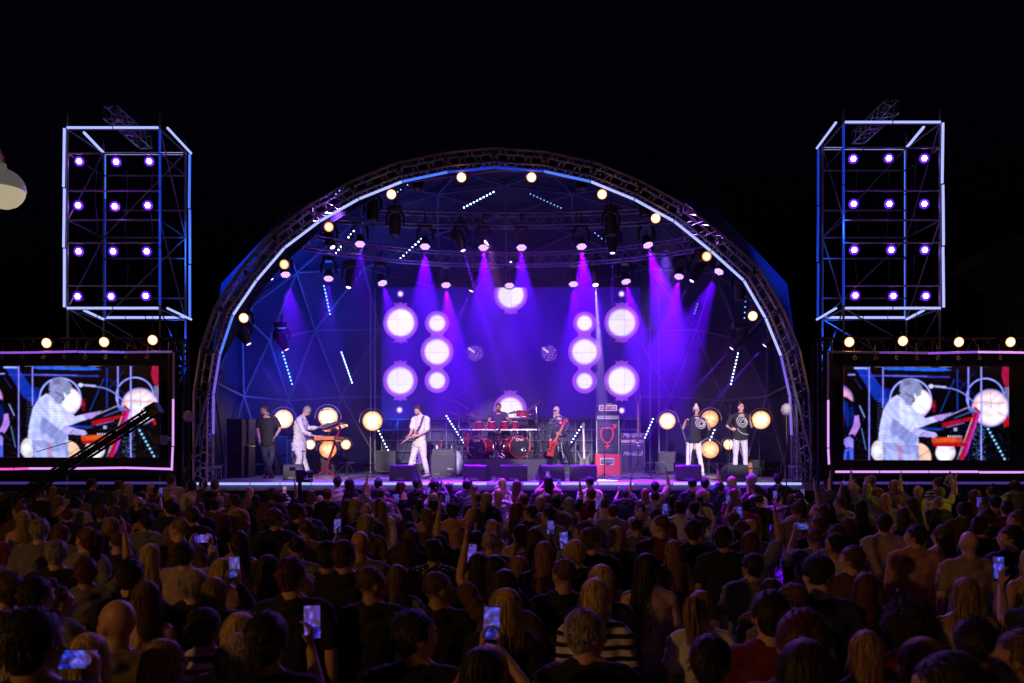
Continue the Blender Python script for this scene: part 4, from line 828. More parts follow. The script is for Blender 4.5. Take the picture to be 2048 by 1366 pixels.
MB().box(c,s).build('chassis', M['wedge'], hd, bevel=.01); y = c[1]-s[1]/2
MB().box((c[0],y-.004,c[2]+.07),(s[0]-.06,.01,.09)).build('black_panel', M['black'], hd); MB().box((c[0],y-.004,c[2]-.05),(s[0]-.06,.01,.1)).build('silver_panel', M['alu'], hd)
for k in range(9): MB().lathe((c[0]-s[0]*.38+k*s[0]*.095, y-.008, c[2]-.05), (0,-1,0), [(0,.015),(.02,.012)], 10).build('knob', M['black'], hd)
sg = thing('neon_sign', 'small pale neon sign reading GUITAR on top of the amplifier', 'sign', V((c[0],c[1],z1)))
c,s = bx(1199,809.5,1233,820.5,YG+.1,.05); z0 = z1+.012; 
nm_ = glow('pale_neon', (1,.55,.85), 1.1); m = MB()
x0,x1,za,zb2 = c[0]-s[0]/2,c[0]+s[0]/2,z0+.01,z0+s[2]; m.path([(x0,YG+.1,za),(x1,YG+.1,za),(x1,YG+.1,zb2),(x0,YG+.1,zb2),(x0,YG+.1,za)],.011,6); m.build('neon_border', nm_, sg, True)
MB().box((c[0],YG+.13,(za+zb2)/2),(s[0]+.03,.012,s[2]+.03)).build('sign_back', M['black'], sg)
text('sign_lettering', 'GUITAR', nm_, sg, (c[0],YG+.1,(za+zb2)/2), .15, 0, .004, sx=.86)
MB().path([(c[0]-.06,YG+.13,zb2),(c[0]-.06,YG+.13,zb2+.05),(c[0]+.1,YG+.13,zb2+.05),(c[0]+.1,YG+.13,zb2)],.008,5).build('handle', M['chrome'], sg)
# second amplifier stack
for nm2, lb, p0, p1, y0_, y1_, ty in (('speaker_cabinet','large dark speaker cabinet marked in white script behind the tall stand guitar',1241,1290.5,887,948,907.5),('valve_amplifier','dark amplifier head with a pinkish panel on the large script marked cabinet',1241,1289.5,866,886.6,871)):
    t = thing(nm2, lb, 'amplifier', P((p0+p1)/2, y1_, 23.2)); c,s = bx(p0,y0_,p1,y1_ if y1_ < 900 else YH+1034/23.2,23.2,.36)
    MB().box(c,s).build('cabinet', M['riserm'], t, bevel=.012); y = c[1]-s[1]/2
    m = MB(); x0,x1,z0,z1 = c[0]-s[0]/2,c[0]+s[0]/2,c[2]-s[2]/2,c[2]+s[2]/2; m.path([(x0+.02,y-.003,z0+.02),(x1-.02,y-.003,z0+.02),(x1-.02,y-.003,z1-.02),(x0+.02,y-.003,z1-.02),(x0+.02,y-.003,z0+.02)],.008,4); m.build('piping', M['pink'], t)
    if 'valve' in nm2: 
        MB().box((c[0],y-.006,z0+.065),(s[0]-.05,.012,.075)).build('control_panel', M['pink'], t)
        for k in range(8): MB().lathe((x0+.1+k*.075,y-.012,z0+.065),(0,-1,0),[(0,.012),(.016,.01)],8).build('knob', M['black'], t)
    text('maker_name', 'Marshall', M['white'], t, P((p0+p1)/2-1, ty, 23.2)+V((0,-.02,0)), .17, 0, .004, .35)
# guitars
def guitar(name, label, c, up, nrm, body, neckm='fret', shape='strat', L=.62, sc=1.0, cat='guitar', holder=None, grp=None, head=True):
    c, up, nrm = V(c), V(up).normalized(), V(nrm).normalized(); sd = up.cross(nrm).normalized(); nrm = sd.cross(up).normalized()
    t = thing(name, label, cat, c, grp); g = lambda x, y, z=0: c + sd*(x*sc) + up*(y*sc) + nrm*(z*sc)
    SH = dict(strat=[(0,-.2),(.11,-.21),(.17,-.13),(.155,-.04),(.115,.03),(.13,.11),(.16,.18),(.135,.22),(.085,.19),(.04,.14),(-.04,.14),(-.08,.2),(-.125,.25),(-.155,.21),(-.13,.11),(-.11,.03),(-.155,-.04),(-.17,-.13),(-.11,-.2)],
              horns=[(0,-.19),(.1,-.2),(.155,-.13),(.13,-.02),(.12,.08),(.16,.18),(.2,.28),(.175,.29),(.11,.2),(.05,.12),(-.05,.12),(-.11,.22),(-.18,.34),(-.2,.33),(-.155,.18),(-.115,.06),(-.135,-.03),(-.155,-.13),(-.1,-.2)],
              slim=[(-.045,-.22),(.045,-.22),(.05,-.1),(.048,.12),(-.048,.12),(-.05,-.1)],
              angular=[(-.03,-.27),(.13,-.22),(.06,.0),(.1,.14),(.03,.16),(-.03,.15),(-.13,.06),(-.07,-.05)])[shape]
    MB().prism([g(x, y, -.02) for x, y in SH], nrm*.04*sc).build('body', M[body], t, bevel=.006*sc)
    n0, n1 = .1, .12+L
    o = MB().prism([g(-.026,n0,.024),(g(.026,n0,.024)),g(.021,n1,.024),g(-.021,n1,.024)], nrm*.02*sc).build('neck', M[neckm], t)
    m = MB()
    for k in range(16): yy = n0+(n1-n0)*(1-.93**(k+1))/(1-.93**17) if False else n0+.02+(n1-n0-.02)*k/16; m.box(g(0,yy,.046), (.05*sc,.004*sc,.002)) if False else m.tube(g(-.024,yy,.045), g(.024,yy,.045), .0018*sc, n=4)
    m.build('frets', M['chrome'], o)
    if head:
        MB().prism([g(-.03,n1,.016),g(.03,n1,.016),g(.045,n1+.15,.01),g(.0,n1+.18,.01),g(-.05,n1+.1,.01)], nrm*.016*sc).build('headstock', M[body] if body != 'skinw' else M['orange'], t)
        m = MB()
        for k in range(5): 
            for s_ in (-1,1): m.ell(g(s_*.06,n1+.02+k*.03,.015), .011*sc, 6, 4)
        m.build('tuning_pegs', M['chrome'], t)
    m = MB().box(g(0,-.13,.03), (.001,.001,.001)); m.tube(g(-.035,-.13,.03), g(.035,-.13,.03), .012*sc); m.build('bridge', M['chrome'], t)
    for yy in (-.05,.03): MB().tube(g(-.035,yy,.026), g(.035,yy,.026), .011*sc).build('pickup', M['black'] if body != 'black' else M['chrome'], t)
    m = MB()
    for k in range(4): m.tube(g(-.015+k*.01,-.13,.045), g(-.012+k*.008,n1,.048), .0012*sc, n=3)
    m.build('strings', M['chrome'], t)
    return t, g
c = P(1168.5,925,21.2); t, g = guitar('bass_guitar', 'dark bass guitar with pale neck on a stand left of the bright red box', c, (-.02,.12,1), (0,-1,.1), 'bassm', 'skinw', 'horns', .78, 1.02, 'bass guitar')
b = V((c.x,c.y+.1,SZ)); gs = thing('guitar_stand', 'low stand holding the dark bass guitar', 'guitar stand', b)
m = MB().tube(b+V((0,.08,.05)), b+V((0,.06,.75)), .012)
for s_ in (-1,1): m.tube(b+V((0,.08,.15)), b+V((s_*.2,-.12,.01)), .011); 
m.tube(b+V((0,.08,.15)), b+V((0,.28,.01)), .011); m.tube(b+V((-.09,-.02,.14)), b+V((.09,-.02,.14)), .01); m.build('stand_frame', M['blackm'], gs, True)
c = P(1276,882,20.6); t, g = guitar('stick_guitar', 'slim headless bodied electric bass with orange fretboard upright on a tall stand', c, (.0,.04,1), (0,-1,.04), 'black', 'fret', 'slim', .93, 1.0, 'guitar')
m = MB()
for k in range(22): m.disc(g((k%3-1)*.028+(.012 if (k//3)%2 else -.006), -.19+.3*(k//3)/8, .0215), (0,-1,0), .006, 6, .003)
m.build('white_dots', M['white'], t); m = MB().box(g(0,-.235,.0),(.12,.06,.025)); m.build('tail_block', M['chrome'], t)
b = V((c.x+.01,c.y+.06,SZ)); gs = thing('guitar_stand', 'tall tripod stand under the upright stick bass', 'guitar stand', b)
m = MB().tube(b+V((0,0,.25)), V((b.x,b.y,c.z-.1)), .014); 
for k in range(3): an = R(90+120*k+20); m.tube(b+V((0,0,.42)), b+V((.36*math.cos(an),.36*math.sin(an),.01)), .012); m.tube(b+V((0,0,.2)), b+V((.18*math.cos(an),.18*math.sin(an),.2)), .008)
m.tube(V((b.x-.09,b.y,c.z-.33)), V((b.x+.09,b.y,c.z-.33)), .012); m.build('stand_frame', M['blackm'], gs, True)
c = P(834,913,20.9); t, g = guitar('electric_guitar', 'pale blue white guitar on a stand behind the legs of the guitarist', c, (.1,.2,1), (0,-1,.15), 'white', 'skinw', 'strat', .2, 1.0, 'guitar', head=False)
b = V((c.x,c.y+.1,SZ)); gs = thing('guitar_stand', 'low stand under the pale guitar', 'guitar stand', b); m = MB().tube(b+V((0,.05,.1)), b+V((0,.05,.6)), .012)
for k in range(3): an = R(-90+120*k); m.tube(b+V((0,.05,.2)), b+V((.25*math.cos(an),.2*math.sin(an),.01)), .011)
m.tube(b+V((-.1,-.06,.24)), b+V((.1,-.06,.24)), .01); m.build('stand_frame', M['blackm'], gs, True)
# keyboards and red stand
YK = 20.0
ks = thing('keyboard_stand', 'red slanted column keyboard stand with splayed feet', 'keyboard stand', P(650,957,YK))
def KP(px, py, dy=0): return P(px, py, YK+dy)
m = MB().limb([KP(683.5,847), KP(667,893), KP(650,940)], [.05,.055,.06], 10, .55); m.build('column', M['red'], ks, True)
for a, b in (((652,936),(632,951)),((650,936),(672,954))):
    for dy in (-.25,.25): q = KP(*b, dy); q.z = SZ+.03; MB().tube(KP(*a), q, .024, .018).build('foot', M['redm'], ks, True)
MB().prism([KP(644,859,-.42),KP(645,862,-.42),KP(682,851,-.42),KP(681,847,-.42)], (0,.84,0)).build('upper_arm_tray', M['red'], ks)
MB().prism([KP(629,880.5,-.42),KP(630,883.5,-.42),KP(672,883,-.42),KP(671,880,-.42)], (0,.84,0)).build('lower_arm_tray', M['red'], ks)
def keyboard(label, quad, mm, side):
    (x0,y0),(x1,y1),(x2,y2),(x3,y3) = quad; o_ = KP(x0,y0)
    t = thing('keyboard', label, 'keyboard', o_, 'keyboards on the red stand')
    MB().prism([KP(x0,y0,-.6),KP(x1,y1,-.6),KP(x2,y2,-.6),KP(x3,y3,-.6)], (0,1.2,0)).build('keyboard_body', M[mm], t, bevel=.008)
    MB().prism([KP(x0,y0,-.615),KP(x1,y1,-.615),KP(x2,y2,-.615),KP(x3,y3,-.615)], (0,.014,0)).build('end_cheek', M[side], t)
    a, b = KP(x0,y0-.6,-.58), KP(x0+(x1-x0)*.45, y0+(y1-y0)*.45-.6, -.58); m = MB()
    for k in range(40): 
        p = a+V((0,k*.029,0)); q = b+V((0,k*.029,0)); m.prism([p,q,q+V((0,.026,0)),p+V((0,.026,0))], (0,0,.012))
    m.build('white_keys', M['white'], t)
    m = MB()
    for k in range(39):
        if k % 7 in (2,6): continue
        p = a.lerp(b,.4)+V((0,k*.029+.02,.013)); q = b+V((0,k*.029+.02,.013)); m.prism([p,q,q+V((0,.014,0)),p+V((0,.014,0))], (0,0,.01))
    m.build('black_keys', M['black'], t)
keyboard('black upper keyboard tilted on the red stand', [(641,852),(671,842.5),(676,846),(647,858)], 'wedge', 'wedge')
keyboard('lower keyboard with orange wooden side on the red stand', [(628,873.5),(667,872.5),(668,880),(629,880.5)], 'orange', 'orange')
gm = MB(); pts = [KP(668,842)+V((0,0,0))]
pts = [KP(676,845),KP(683,836),KP(680,826),KP(668,820),KP(655,819)]; gm.path(pts,.008,6); gm.lathe(KP(655,819),(-1,0,-.1),[(0,.016),(.1,.022),(.13,.026),(.17,.02)],10)
gm.build('microphone', M['alu'], ks, True)
# truss boxes lying at the arch feet
for lb, pts, Y, s_ in (('short truss piece lying beside the left foot of the arch', ((366,935),(437,932)),17.3,.3),('short truss piece lying beside the right foot of the arch',((1583,936),(1646,938)),17.3,.3)):
    a, b = P(*pts[0],Y), P(*pts[1],Y); a.z = b.z = SZ+.17; t = thing('truss_section', lb, 'truss', (a+b)/2, 'spare truss sections')
    a.x -= 0; MB().truss([a, b], .3, .024, .01, side=(0,1,0)).build('truss_frame', M['alu'], t, True)
for px, py, lb in ((377,832,'grey furry round microphone cover on a pole left of the arch'),(1573,818,'grey furry round microphone cover on a pole right of the arch')):
    c = P(px,py,16.7); t = thing('ambient_microphone', lb, 'microphone', V((c.x,c.y,0)), 'furry microphones beside the arch')
    mb = MB().ell(c,(.1,.1,.115),20,14); o = mb.build('furry_cover', M['fur'], t, True)
    random.seed(1); m = MB()
    for k in range(500):
        d = V((random.gauss(0,1),random.gauss(0,1),random.gauss(0,1))).normalized(); p = c+V((d.x*.1,d.y*.1,d.z*.115)); m.tube(p, p+d*.02+V((0,0,-.01)), .002, .0005, 3, False)
    m.build('fur_hairs', M['fur'], o); MB().tube((c.x,c.y,0), c-V((0,0,.1)), .014).build('pole', M['blackm'], t, True)
# camera on the stage edge
c = P(612,947,17.2); vc = thing('video_camera', 'black broadcast camera on a pedestal before the keyboard player', 'video camera', V((c.x,c.y-.5,0)))
c = c+V((0,-.5,0)); MB().box(c,(.16,.36,.2),rz=R(20)).build('camera_body', M['black'], vc, bevel=.015); MB().lathe(c+V((.05,.2,0)),(.2,1,0),[(0,.06),(.15,.07),(.28,.085)],16).build('lens', M['blackm'], vc, True)
MB().box(c+V((-.13,-.1,.12)),(.12,.05,.09)).build('viewfinder', M['black'], vc, bevel=.01); MB().tube((c.x,c.y,.02),(c.x,c.y,c.z-.1),.06,.04).build('pedestal', M['blackm'], vc, True)
MB().box(c+V((.1,-.0,-.14)),(.3,.26,.07)).build('pan_head', M['black'], vc, bevel=.01)
MB().box(c+V((.22,.02,-.02)),(.1,.18,.14),rz=R(15)).build('battery', M['black'], vc, bevel=.01)
# camera crane
jb = thing('camera_crane', 'long black camera jib arm rising in front of the left screen', 'camera crane', P(30,1000,11))
a, b = P(-40,1044,11.2), P(303,824,12.6)
m = MB().truss([a, a.lerp(b,.33), a.lerp(b,.66), b], .12, .016, .007, step=.3, h=.15); m.build('boom_frame', M['blackm'], jb, True)
dr = (b-a).normalized(); x_, y_ = axes(dr); MB().loft([(a, .05,.062,x_,y_),(b, .038,.05,x_,y_)], 6).build('boom_core', M['black'], jb)
MB().box(b+dr*.05,(.2,.18,.2),ry=-R(30)).build('boom_head', M['black'], jb, bevel=.01)
h0 = b+V((.06,0,-.02)); h1 = P(317,846,12.6); h2 = P(319,885,12.6)
MB().limb([h0,h1],[.035,.035],8).limb([h1,h2],[.03,.03],8).build('camera_bracket', M['black'], jb, True)
MB().box(h2+V((-.02,.05,.04)),(.13,.3,.16)).build('remote_camera', M['black'], jb, bevel=.01); MB().lathe(h2+V((-.02,.2,.04)),(0,1,0),[(0,.05),(.16,.06)],14).build('camera_lens', M['blackm'], jb, True)
MB().path([P(278,833,12.5),P(283,821,12.5),P(292,813,12.5),P(301,812,12.5),P(307,818,12.5)],.008,5).build('cable_loop', M['black'], jb)
MB().path([P(60,910,12),P(75,903,12),P(140,882,12.2),P(200,868,12.4)],.006,4).build('stay_wire', M['black'], jb) if False else MB().tube(P(72,904,12.1),P(152,880,12.4),.006,n=4).build('stay_wire', M['black'], jb)
p = P(26,985,11.1); MB().tube((p.x,p.y,0),(p.x,p.y,p.z),.05).build('crane_post', M['blackm'], jb, True)
for k in range(3): an = R(90+120*k); MB().tube((p.x,p.y,.7),(p.x+.6*math.cos(an),p.y+.6*math.sin(an),.02),.03).build('crane_foot', M['blackm'], jb, True)
# street lamp at the left edge
lp = thing('street_lamp', 'cream globe street lamp with a curved arm at the left edge of the square', 'street lamp', (-5.6,7.8,0))
c = P(6,378,7.8)
mb = MB().lathe(c,(0,0,-1),[(0,.199),(.05,.192),(.1,.17),(.15,.13),(.185,.07),(.197,.01)],28); mb.build('lower_globe', E['globe'], lp, True)
MB().lathe(c,(0,0,1),[(-.01,.206),(.006,.206),(.06,.193),(.11,.17),(.15,.135),(.18,.09),(.197,.04),(.23,.03),(.25,.03)],28).build('upper_cap', E['cap'], lp, True)  # cap has a faint even emission of its own
arm = [c+V((-.75*(1-math.cos(R(a)))/1 if False else 0,0,0)) for a in (0,)]
arm = [c+V((-.4+.4*math.cos(R(a)),0,.22+.4*math.sin(R(a)))) for a in range(0,181,15)]
MB().path(arm,.022,8).build('curved_arm', M['globe_cap'], lp, True); MB().tube((c.x-.8,c.y,0),(c.x-.8,c.y,c.z+.24),.06,.04,12).build('post', M['globe_cap'], lp, True)

# cables lying on the deck
for k, (lb, pts) in enumerate((('dark cable snaking from the silver framed cabinet towards the guitarist', ((862,953),(850,957),(840,954),(828,959),(806,956))),
    ('dark cable looping before the red speaker box', ((1209,957),(1222,955),(1236,960),(1250,956),(1268,958))), ('dark cable running from the drum riser between two wedge monitors', ((1000,952),(992,956),(996,960),(988,964))),
    ('dark cable trailing across the deck right of the blonde singer', ((1386,958),(1410,956),(1425,960),(1445,957),(1458,958))), ('dark cable running beside the red keyboard stand', ((672,955),(690,952),(704,957),(730,953),(752,955))), ('dark cable lying at the foot of the upright stick bass', ((1280,955),(1298,958),(1316,953),(1330,957))))):
    q = []
    for px, py in pts: Yq = 1034/(py-YH); v = PZ(px, Yq, SZ+.012); q.append(v)
    cu = []
    for a_, b_ in zip(q, q[1:]):
        for i in range(6): u = i/6; u2 = u*u*(3-2*u); cu.append(V((a_.x+(b_.x-a_.x)*u, a_.y+(b_.y-a_.y)*u2, SZ+.012)))
    cu.append(q[-1]); tag(MB().path(cu, .009, 5).build('cable', M['black'], None, True, org=q[0]), lb, 'cable', 'cables on the stage deck')
for px, lb in ((1437,'clear small cup standing left of the dark haired singer monitor'),(1443,'second small cup beside the wedge of the dark haired singer')):
    q = PZ(px, 19.4, SZ); tt = thing('cup', lb, 'cup', q); MB().lathe(q,(0,0,1),[(0,.03),(.11,.04)],12).build('cup_body', M['white'], tt, True)
# ================================================================== PEOPLE
def omat(name, rough=.8, pattern=None, sheen=0):    # colour comes from each object's own colour
    m = bpy.data.materials.new(name); m.use_nodes = True; nt = m.node_tree; b = nt.nodes['Principled BSDF']; L = nt.links.new
    oi = nt.nodes.new('ShaderNodeObjectInfo'); tc = nt.nodes.new('ShaderNodeTexCoord'); n = nt.nodes.new('ShaderNodeTexNoise')
    n.inputs['Scale'].default_value = 9 if pattern != 'print' else 16; n.inputs['Detail'].default_value = 6; L(tc.outputs['Object'], n.inputs['Vector'])
    mr = nt.nodes.new('ShaderNodeMapRange'); mr.inputs['To Min'].default_value = .65; mr.inputs['To Max'].default_value = 1.3; L(n.outputs['Fac'], mr.inputs['Value'])
    mx = nt.nodes.new('ShaderNodeVectorMath'); mx.operation = 'SCALE'; L(oi.outputs['Color'], mx.inputs[0]); L(mr.outputs[0], mx.inputs['Scale']); out = mx.outputs[0]
    if pattern in ('stripe', 'print', 'knit', 'swirl'):
        rp = nt.nodes.new('ShaderNodeValToRGB'); rp.color_ramp.interpolation = 'CONSTANT'; mm = nt.nodes.new('ShaderNodeMix'); mm.data_type = 'RGBA'
        if pattern == 'stripe':
            wv = nt.nodes.new('ShaderNodeTexWave'); wv.bands_direction = 'Z'; wv.inputs['Scale'].default_value = 5; L(tc.outputs['Object'], wv.inputs['Vector']); L(wv.outputs['Fac'], rp.inputs[0]); rp.color_ramp.elements[1].position = .6
        elif pattern == 'knit':
            wv = nt.nodes.new('ShaderNodeTexWave'); wv.bands_direction = 'Z'; wv.inputs['Scale'].default_value = 22; wv.inputs['Distortion'].default_value = 2; L(tc.outputs['Object'], wv.inputs['Vector']); L(wv.outputs['Fac'], rp.inputs[0]); rp.color_ramp.elements[1].position = .35
        else:
            n2 = nt.nodes.new('ShaderNodeTexVoronoi'); n2.inputs['Scale'].default_value = 42; L(tc.outputs['Object'], n2.inputs['Vector']); L(n2.outputs['Distance'], rp.inputs[0]); rp.color_ramp.elements[1].position = .34
        L(rp.outputs[0], mm.inputs[0]); L(out, mm.inputs[6]); mm.inputs[7].default_value = (.012,.012,.014,1) if pattern != 'knit' else (.3,.22,.13,1)
        if pattern == 'print': mm.inputs[7].default_value = (.012,.012,.012,1)
        out = mm.outputs[2]
    L(out, b.inputs['Base Color']); b.inputs['Roughness'].default_value = rough
    bp = nt.nodes.new('ShaderNodeBump'); bp.inputs['Strength'].default_value = .35; bp.inputs['Distance'].default_value = .012; L(n.outputs['Fac'], bp.inputs['Height']); L(bp.outputs[0], b.inputs['Normal'])
    return m
MS, MC, MCS, MCP, MCK, MH0 = omat('skin', .5), omat('plain_cloth', .85), omat('striped_cloth', .85, 'stripe'), omat('printed_cloth', .8, 'print'), omat('knitted_cloth', .9, 'knit'), omat('hair', .62)
MH = MH0; MH.name = 'hair'
nt = MH.node_tree; tc = [n for n in nt.nodes if n.bl_idname == 'ShaderNodeTexCoord'][0]; nz_ = [n for n in nt.nodes if n.bl_idname == 'ShaderNodeTexNoise'][0]
mp = nt.nodes.new('ShaderNodeMapping'); mp.inputs['Scale'].default_value = (1,1,.07); nt.links.new(tc.outputs['Object'], mp.inputs[0]); nt.links.new(mp.outputs[0], nz_.inputs['Vector']); nz_.inputs['Scale'].default_value = 75
mr_ = [n for n in nt.nodes if n.bl_idname == 'ShaderNodeMapRange'][0]; mr_.inputs['From Min'].default_value = .35; mr_.inputs['From Max'].default_value = .68; mr_.inputs['To Min'].default_value = .3; mr_.inputs['To Max'].default_value = 1.6
X, Y_, Z = V((1,0,0)), V((0,1,0)), V((0,0,1))
def remesh(mb, name, vox=.011, smooth=3, wr=0, seed=0):
    me = bpy.data.meshes.new(name); me.from_pydata(mb.v, [], mb.f)
    bm = bmesh.new(); bm.from_mesh(me); bmesh.ops.recalc_face_normals(bm, faces=bm.faces); bm.to_mesh(me); bm.free()
    o = bpy.data.objects.new('tmp', me); C.objects.link(o)
    r = o.modifiers.new('r', 'REMESH'); r.mode = 'VOXEL'; r.voxel_size = vox
    s = o.modifiers.new('s', 'SMOOTH'); s.factor = .5; s.iterations = smooth
    m2 = bpy.data.meshes.new_from_object(o.evaluated_get(bpy.context.evaluated_depsgraph_get())); bpy.data.objects.remove(o); bpy.data.meshes.remove(me)
    if wr:
        k = len(m2.vertices); co = np.empty(k*3); no = np.empty(k*3); m2.vertices.foreach_get('co', co); m2.vertices.foreach_get('normal', no)
        co = co.reshape(-1,3); no = no.reshape(-1,3); ph = seed*1.7
        d = np.sin(co[:,2]*38+6*np.sin(co[:,0]*9+ph)+4*np.sin(co[:,1]*11))*np.sin(co[:,0]*17+3*np.sin(co[:,2]*8+ph)+ph) + .6*np.sin(co[:,2]*70+co[:,0]*30+5*np.sin(co[:,0]*14+ph))
        co += no*(d*wr)[:,None]; m2.vertices.foreach_set('co', co.ravel()); m2.update()
    m2.name = name; m2.polygons.foreach_set('use_smooth', [True]*len(m2.polygons)); return m2
def lerp(a, b, t): return a+(b-a)*t
def torso_rings(j, side, inf=0, lo=-.07, hi=1.0, fem=0, hem=0, fat=1):
    pv, nk = j['pelvis'], j['neck']; ch = j.get('chest', lerp(pv, nk, .6)); S = j['sc']
    def path(t):
        if t < 0: return pv + (pv-ch).normalized()*(-t)*(nk-pv).length
        a = lerp(pv, ch, min(t/.6, 1)) if t < .6 else lerp(ch, nk, (t-.6)/.4); return a
    # (t, rx, ry)
    prof = [(-.14,.15,.11),(0,.172+.012*fem,.118),(.14,.155+.01*fem,.108),(.32,.142-.012*fem,.1),(.5,.158-.012*fem,.108),(.68,.176-.02*fem,.118),(.84,.185-.026*fem,.1),(.93,.13-.015*fem,.078),(1.0,.066,.062)]
    L = (nk-pv).length; out = []
    for t, rx, ry in prof:
        if t < lo/L*1.0-.08: continue
        if t > hi: continue
        c = path(t); d = (path(t+.05)-path(t-.05)).normalized(); ay = side.cross(d).normalized(); ax = d.cross(ay).normalized() if False else side
        out.append((c, rx*S*fat+inf*(1 if t < .9 else .5)+hem*(t < .1), ry*S*fat+inf*(1 if t < .9 else .5)+hem*(t < .1), ax, ay))
    return out
def hand(mb, w, d, palm, thumb, S=1, curl=.6, point=False):       # wrist, direction, palm normal, thumb side
    d, palm = V(d).normalized(), V(palm).normalized(); t = V(thumb); t = (t-d*t.dot(d)); t.normalize(); palm = t.cross(d).normalized()*(1 if t.cross(d).dot(palm) > 0 else -1); w = V(w)
    k = .085*S
    mb.loft([(w-d*.015*S, .026*S, .018*S, t, palm), (w+d*.03*S, .036*S, .016*S, t, palm), (w+d*k, .04*S, .014*S, t, palm), (w+d*(k+.012*S), .034*S, .01*S, t, palm)], 10)
    for i, (off, ln) in enumerate(((.028,.07),(.0095,.08),(-.0095,.075),(-.028,.058))):
        b = w+d*(k-.005*S)+t*off*S; cu = curl if not (point and i < 1) else 0
        if point and i >= 1: cu = 1.35
        p1 = b + (d*math.cos(cu*.55)+palm*math.sin(cu*.55))*ln*.45*S; p2 = p1 + (d*math.cos(cu*1.3)+palm*math.sin(cu*1.3))*ln*.33*S; p3 = p2 + (d*math.cos(cu*1.9)+palm*math.sin(cu*1.9))*ln*.25*S
        mb.limb([b, p1, p2, p3], [.0092*S,.009*S,.0082*S,.0072*S], 7)
    b = w+d*.03*S+t*.028*S; e = b+(t*.7+d*.65+palm*.3).normalized()*.04*S; mb.limb([b, e, e+(d*.8+palm*.5).normalized()*.03*S], [.013*S,.011*S,.009*S], 7)
def head_prims(mb, hc, f, up, S=1, fem=0):
    sd = f.cross(up).normalized(); rot = Matrix((sd, f, up)).transposed(); h = lambda x, y, z: hc+(sd*x+f*y+up*z)*S
    mb.ell(h(0,-.012,.02), (.075*S,.095*S,.098*S), 18, 14, rot); mb.ell(h(0,.022,-.045), (.055*S,.065*S,.068*S), 14, 10, rot)
    mb.ell(h(0,.06,-.085), (.026*S,.024*S,.022*S), 10, 8, rot); mb.limb([h(0,.083,.02), h(0,.104,-.018), h(0,.1,-.028)], [.011*S,.0145*S,.013*S], 8)
    mb.ell(h(0,.085,-.053), (.022*S,.012*S,.01*S), 8, 6, rot); mb.ell(h(0,.078,.035), (.048*S,.014*S,.011*S), 10, 6, rot)
    for s in (-1,1): mb.ell(h(s*.076,-.005,-.01), (.011*S,.02*S,.032*S), 8, 8, rot); mb.ell(h(s*.04,.062,-.02), (.02*S,.02*S,.02*S), 8, 6, rot)
def foot_prims(mb, a, d, S=1, inf=0):
    a = V(a); d = V(d).normalized(); z0 = a.z-.085*S
    mb.loft([(V((a.x,a.y,z0+.045*S))-d*.07*S, .03*S+inf, .035*S, d.cross(Z).normalized(), Z), (V((a.x,a.y,z0+.045*S)), .042*S+inf, .044*S, d.cross(Z).normalized(), Z), (V((a.x,a.y,z0+.035*S))+d*.1*S, .048*S+inf, .033*S, d.cross(Z).normalized(), Z), (V((a.x,a.y,z0+.024*S))+d*.17*S, .03*S+inf, .02*S, d.cross(Z).normalized(), Z)], 12)
def body_mesh(name, j, fem=0, vox=.011, legs=True, fat=1):
    S = j['sc']; f = j['f']; side = f.cross(Z).normalized(); mb = MB()
    mb.loft(torso_rings(j, side, 0, fem=fem, fat=fat), 18); hf = j.get('hf', f); hu = j.get('hu', Z)
    mb.limb([j['neck']-Z*.02, j['head']-hf*.02*S-hu*.06*S], [.06*S-.008*fem,.052*S-.008*fem], 12)
    head_prims(mb, j['head'], hf, hu, S*.99, fem)
    for a in 'LR':
        sh, el, wr = j[a+'s'], j[a+'e'], j[a+'w']; m_ = lerp(j['neck'], sh, .45); k = 1-.14*fem
        mb.limb([m_-Z*.015, sh], [.058*S*k,.056*S*k], 10); mb.limb([j['neck']+Z*.045*S, lerp(j['neck'],sh,.35)+Z*.02*S, lerp(j['neck'],sh,.7)], [.042*S,.045*S,.04*S], 8); mb.limb([sh, lerp(sh,el,.4), el], [.055*S*k,.047*S*k,.037*S*k], 12); mb.limb([el, lerp(el,wr,.35), wr], [.037*S*k,.038*S*k,.024*S*k], 12)
        hd = j.get(a+'h', (wr-el)); hand(mb, wr, hd, j.get(a+'p', -side if a == 'L' else side), j.get(a+'t', f), S*(1-.06*fem), j.get(a+'c', .5), j.get(a+'pt', False))
        if legs:
            hp, kn, an = j[a+'hp'], j[a+'k'], j[a+'a']; mb.limb([hp, lerp(hp,kn,.4), kn], [.088*S,.078*S,.054*S], 12); mb.limb([kn, lerp(kn,an,.35), an], [.052*S,.055*S,.034*S], 12); foot_prims(mb, an, j.get(a+'f', f), S)
    return remesh(mb, name, vox, 3)
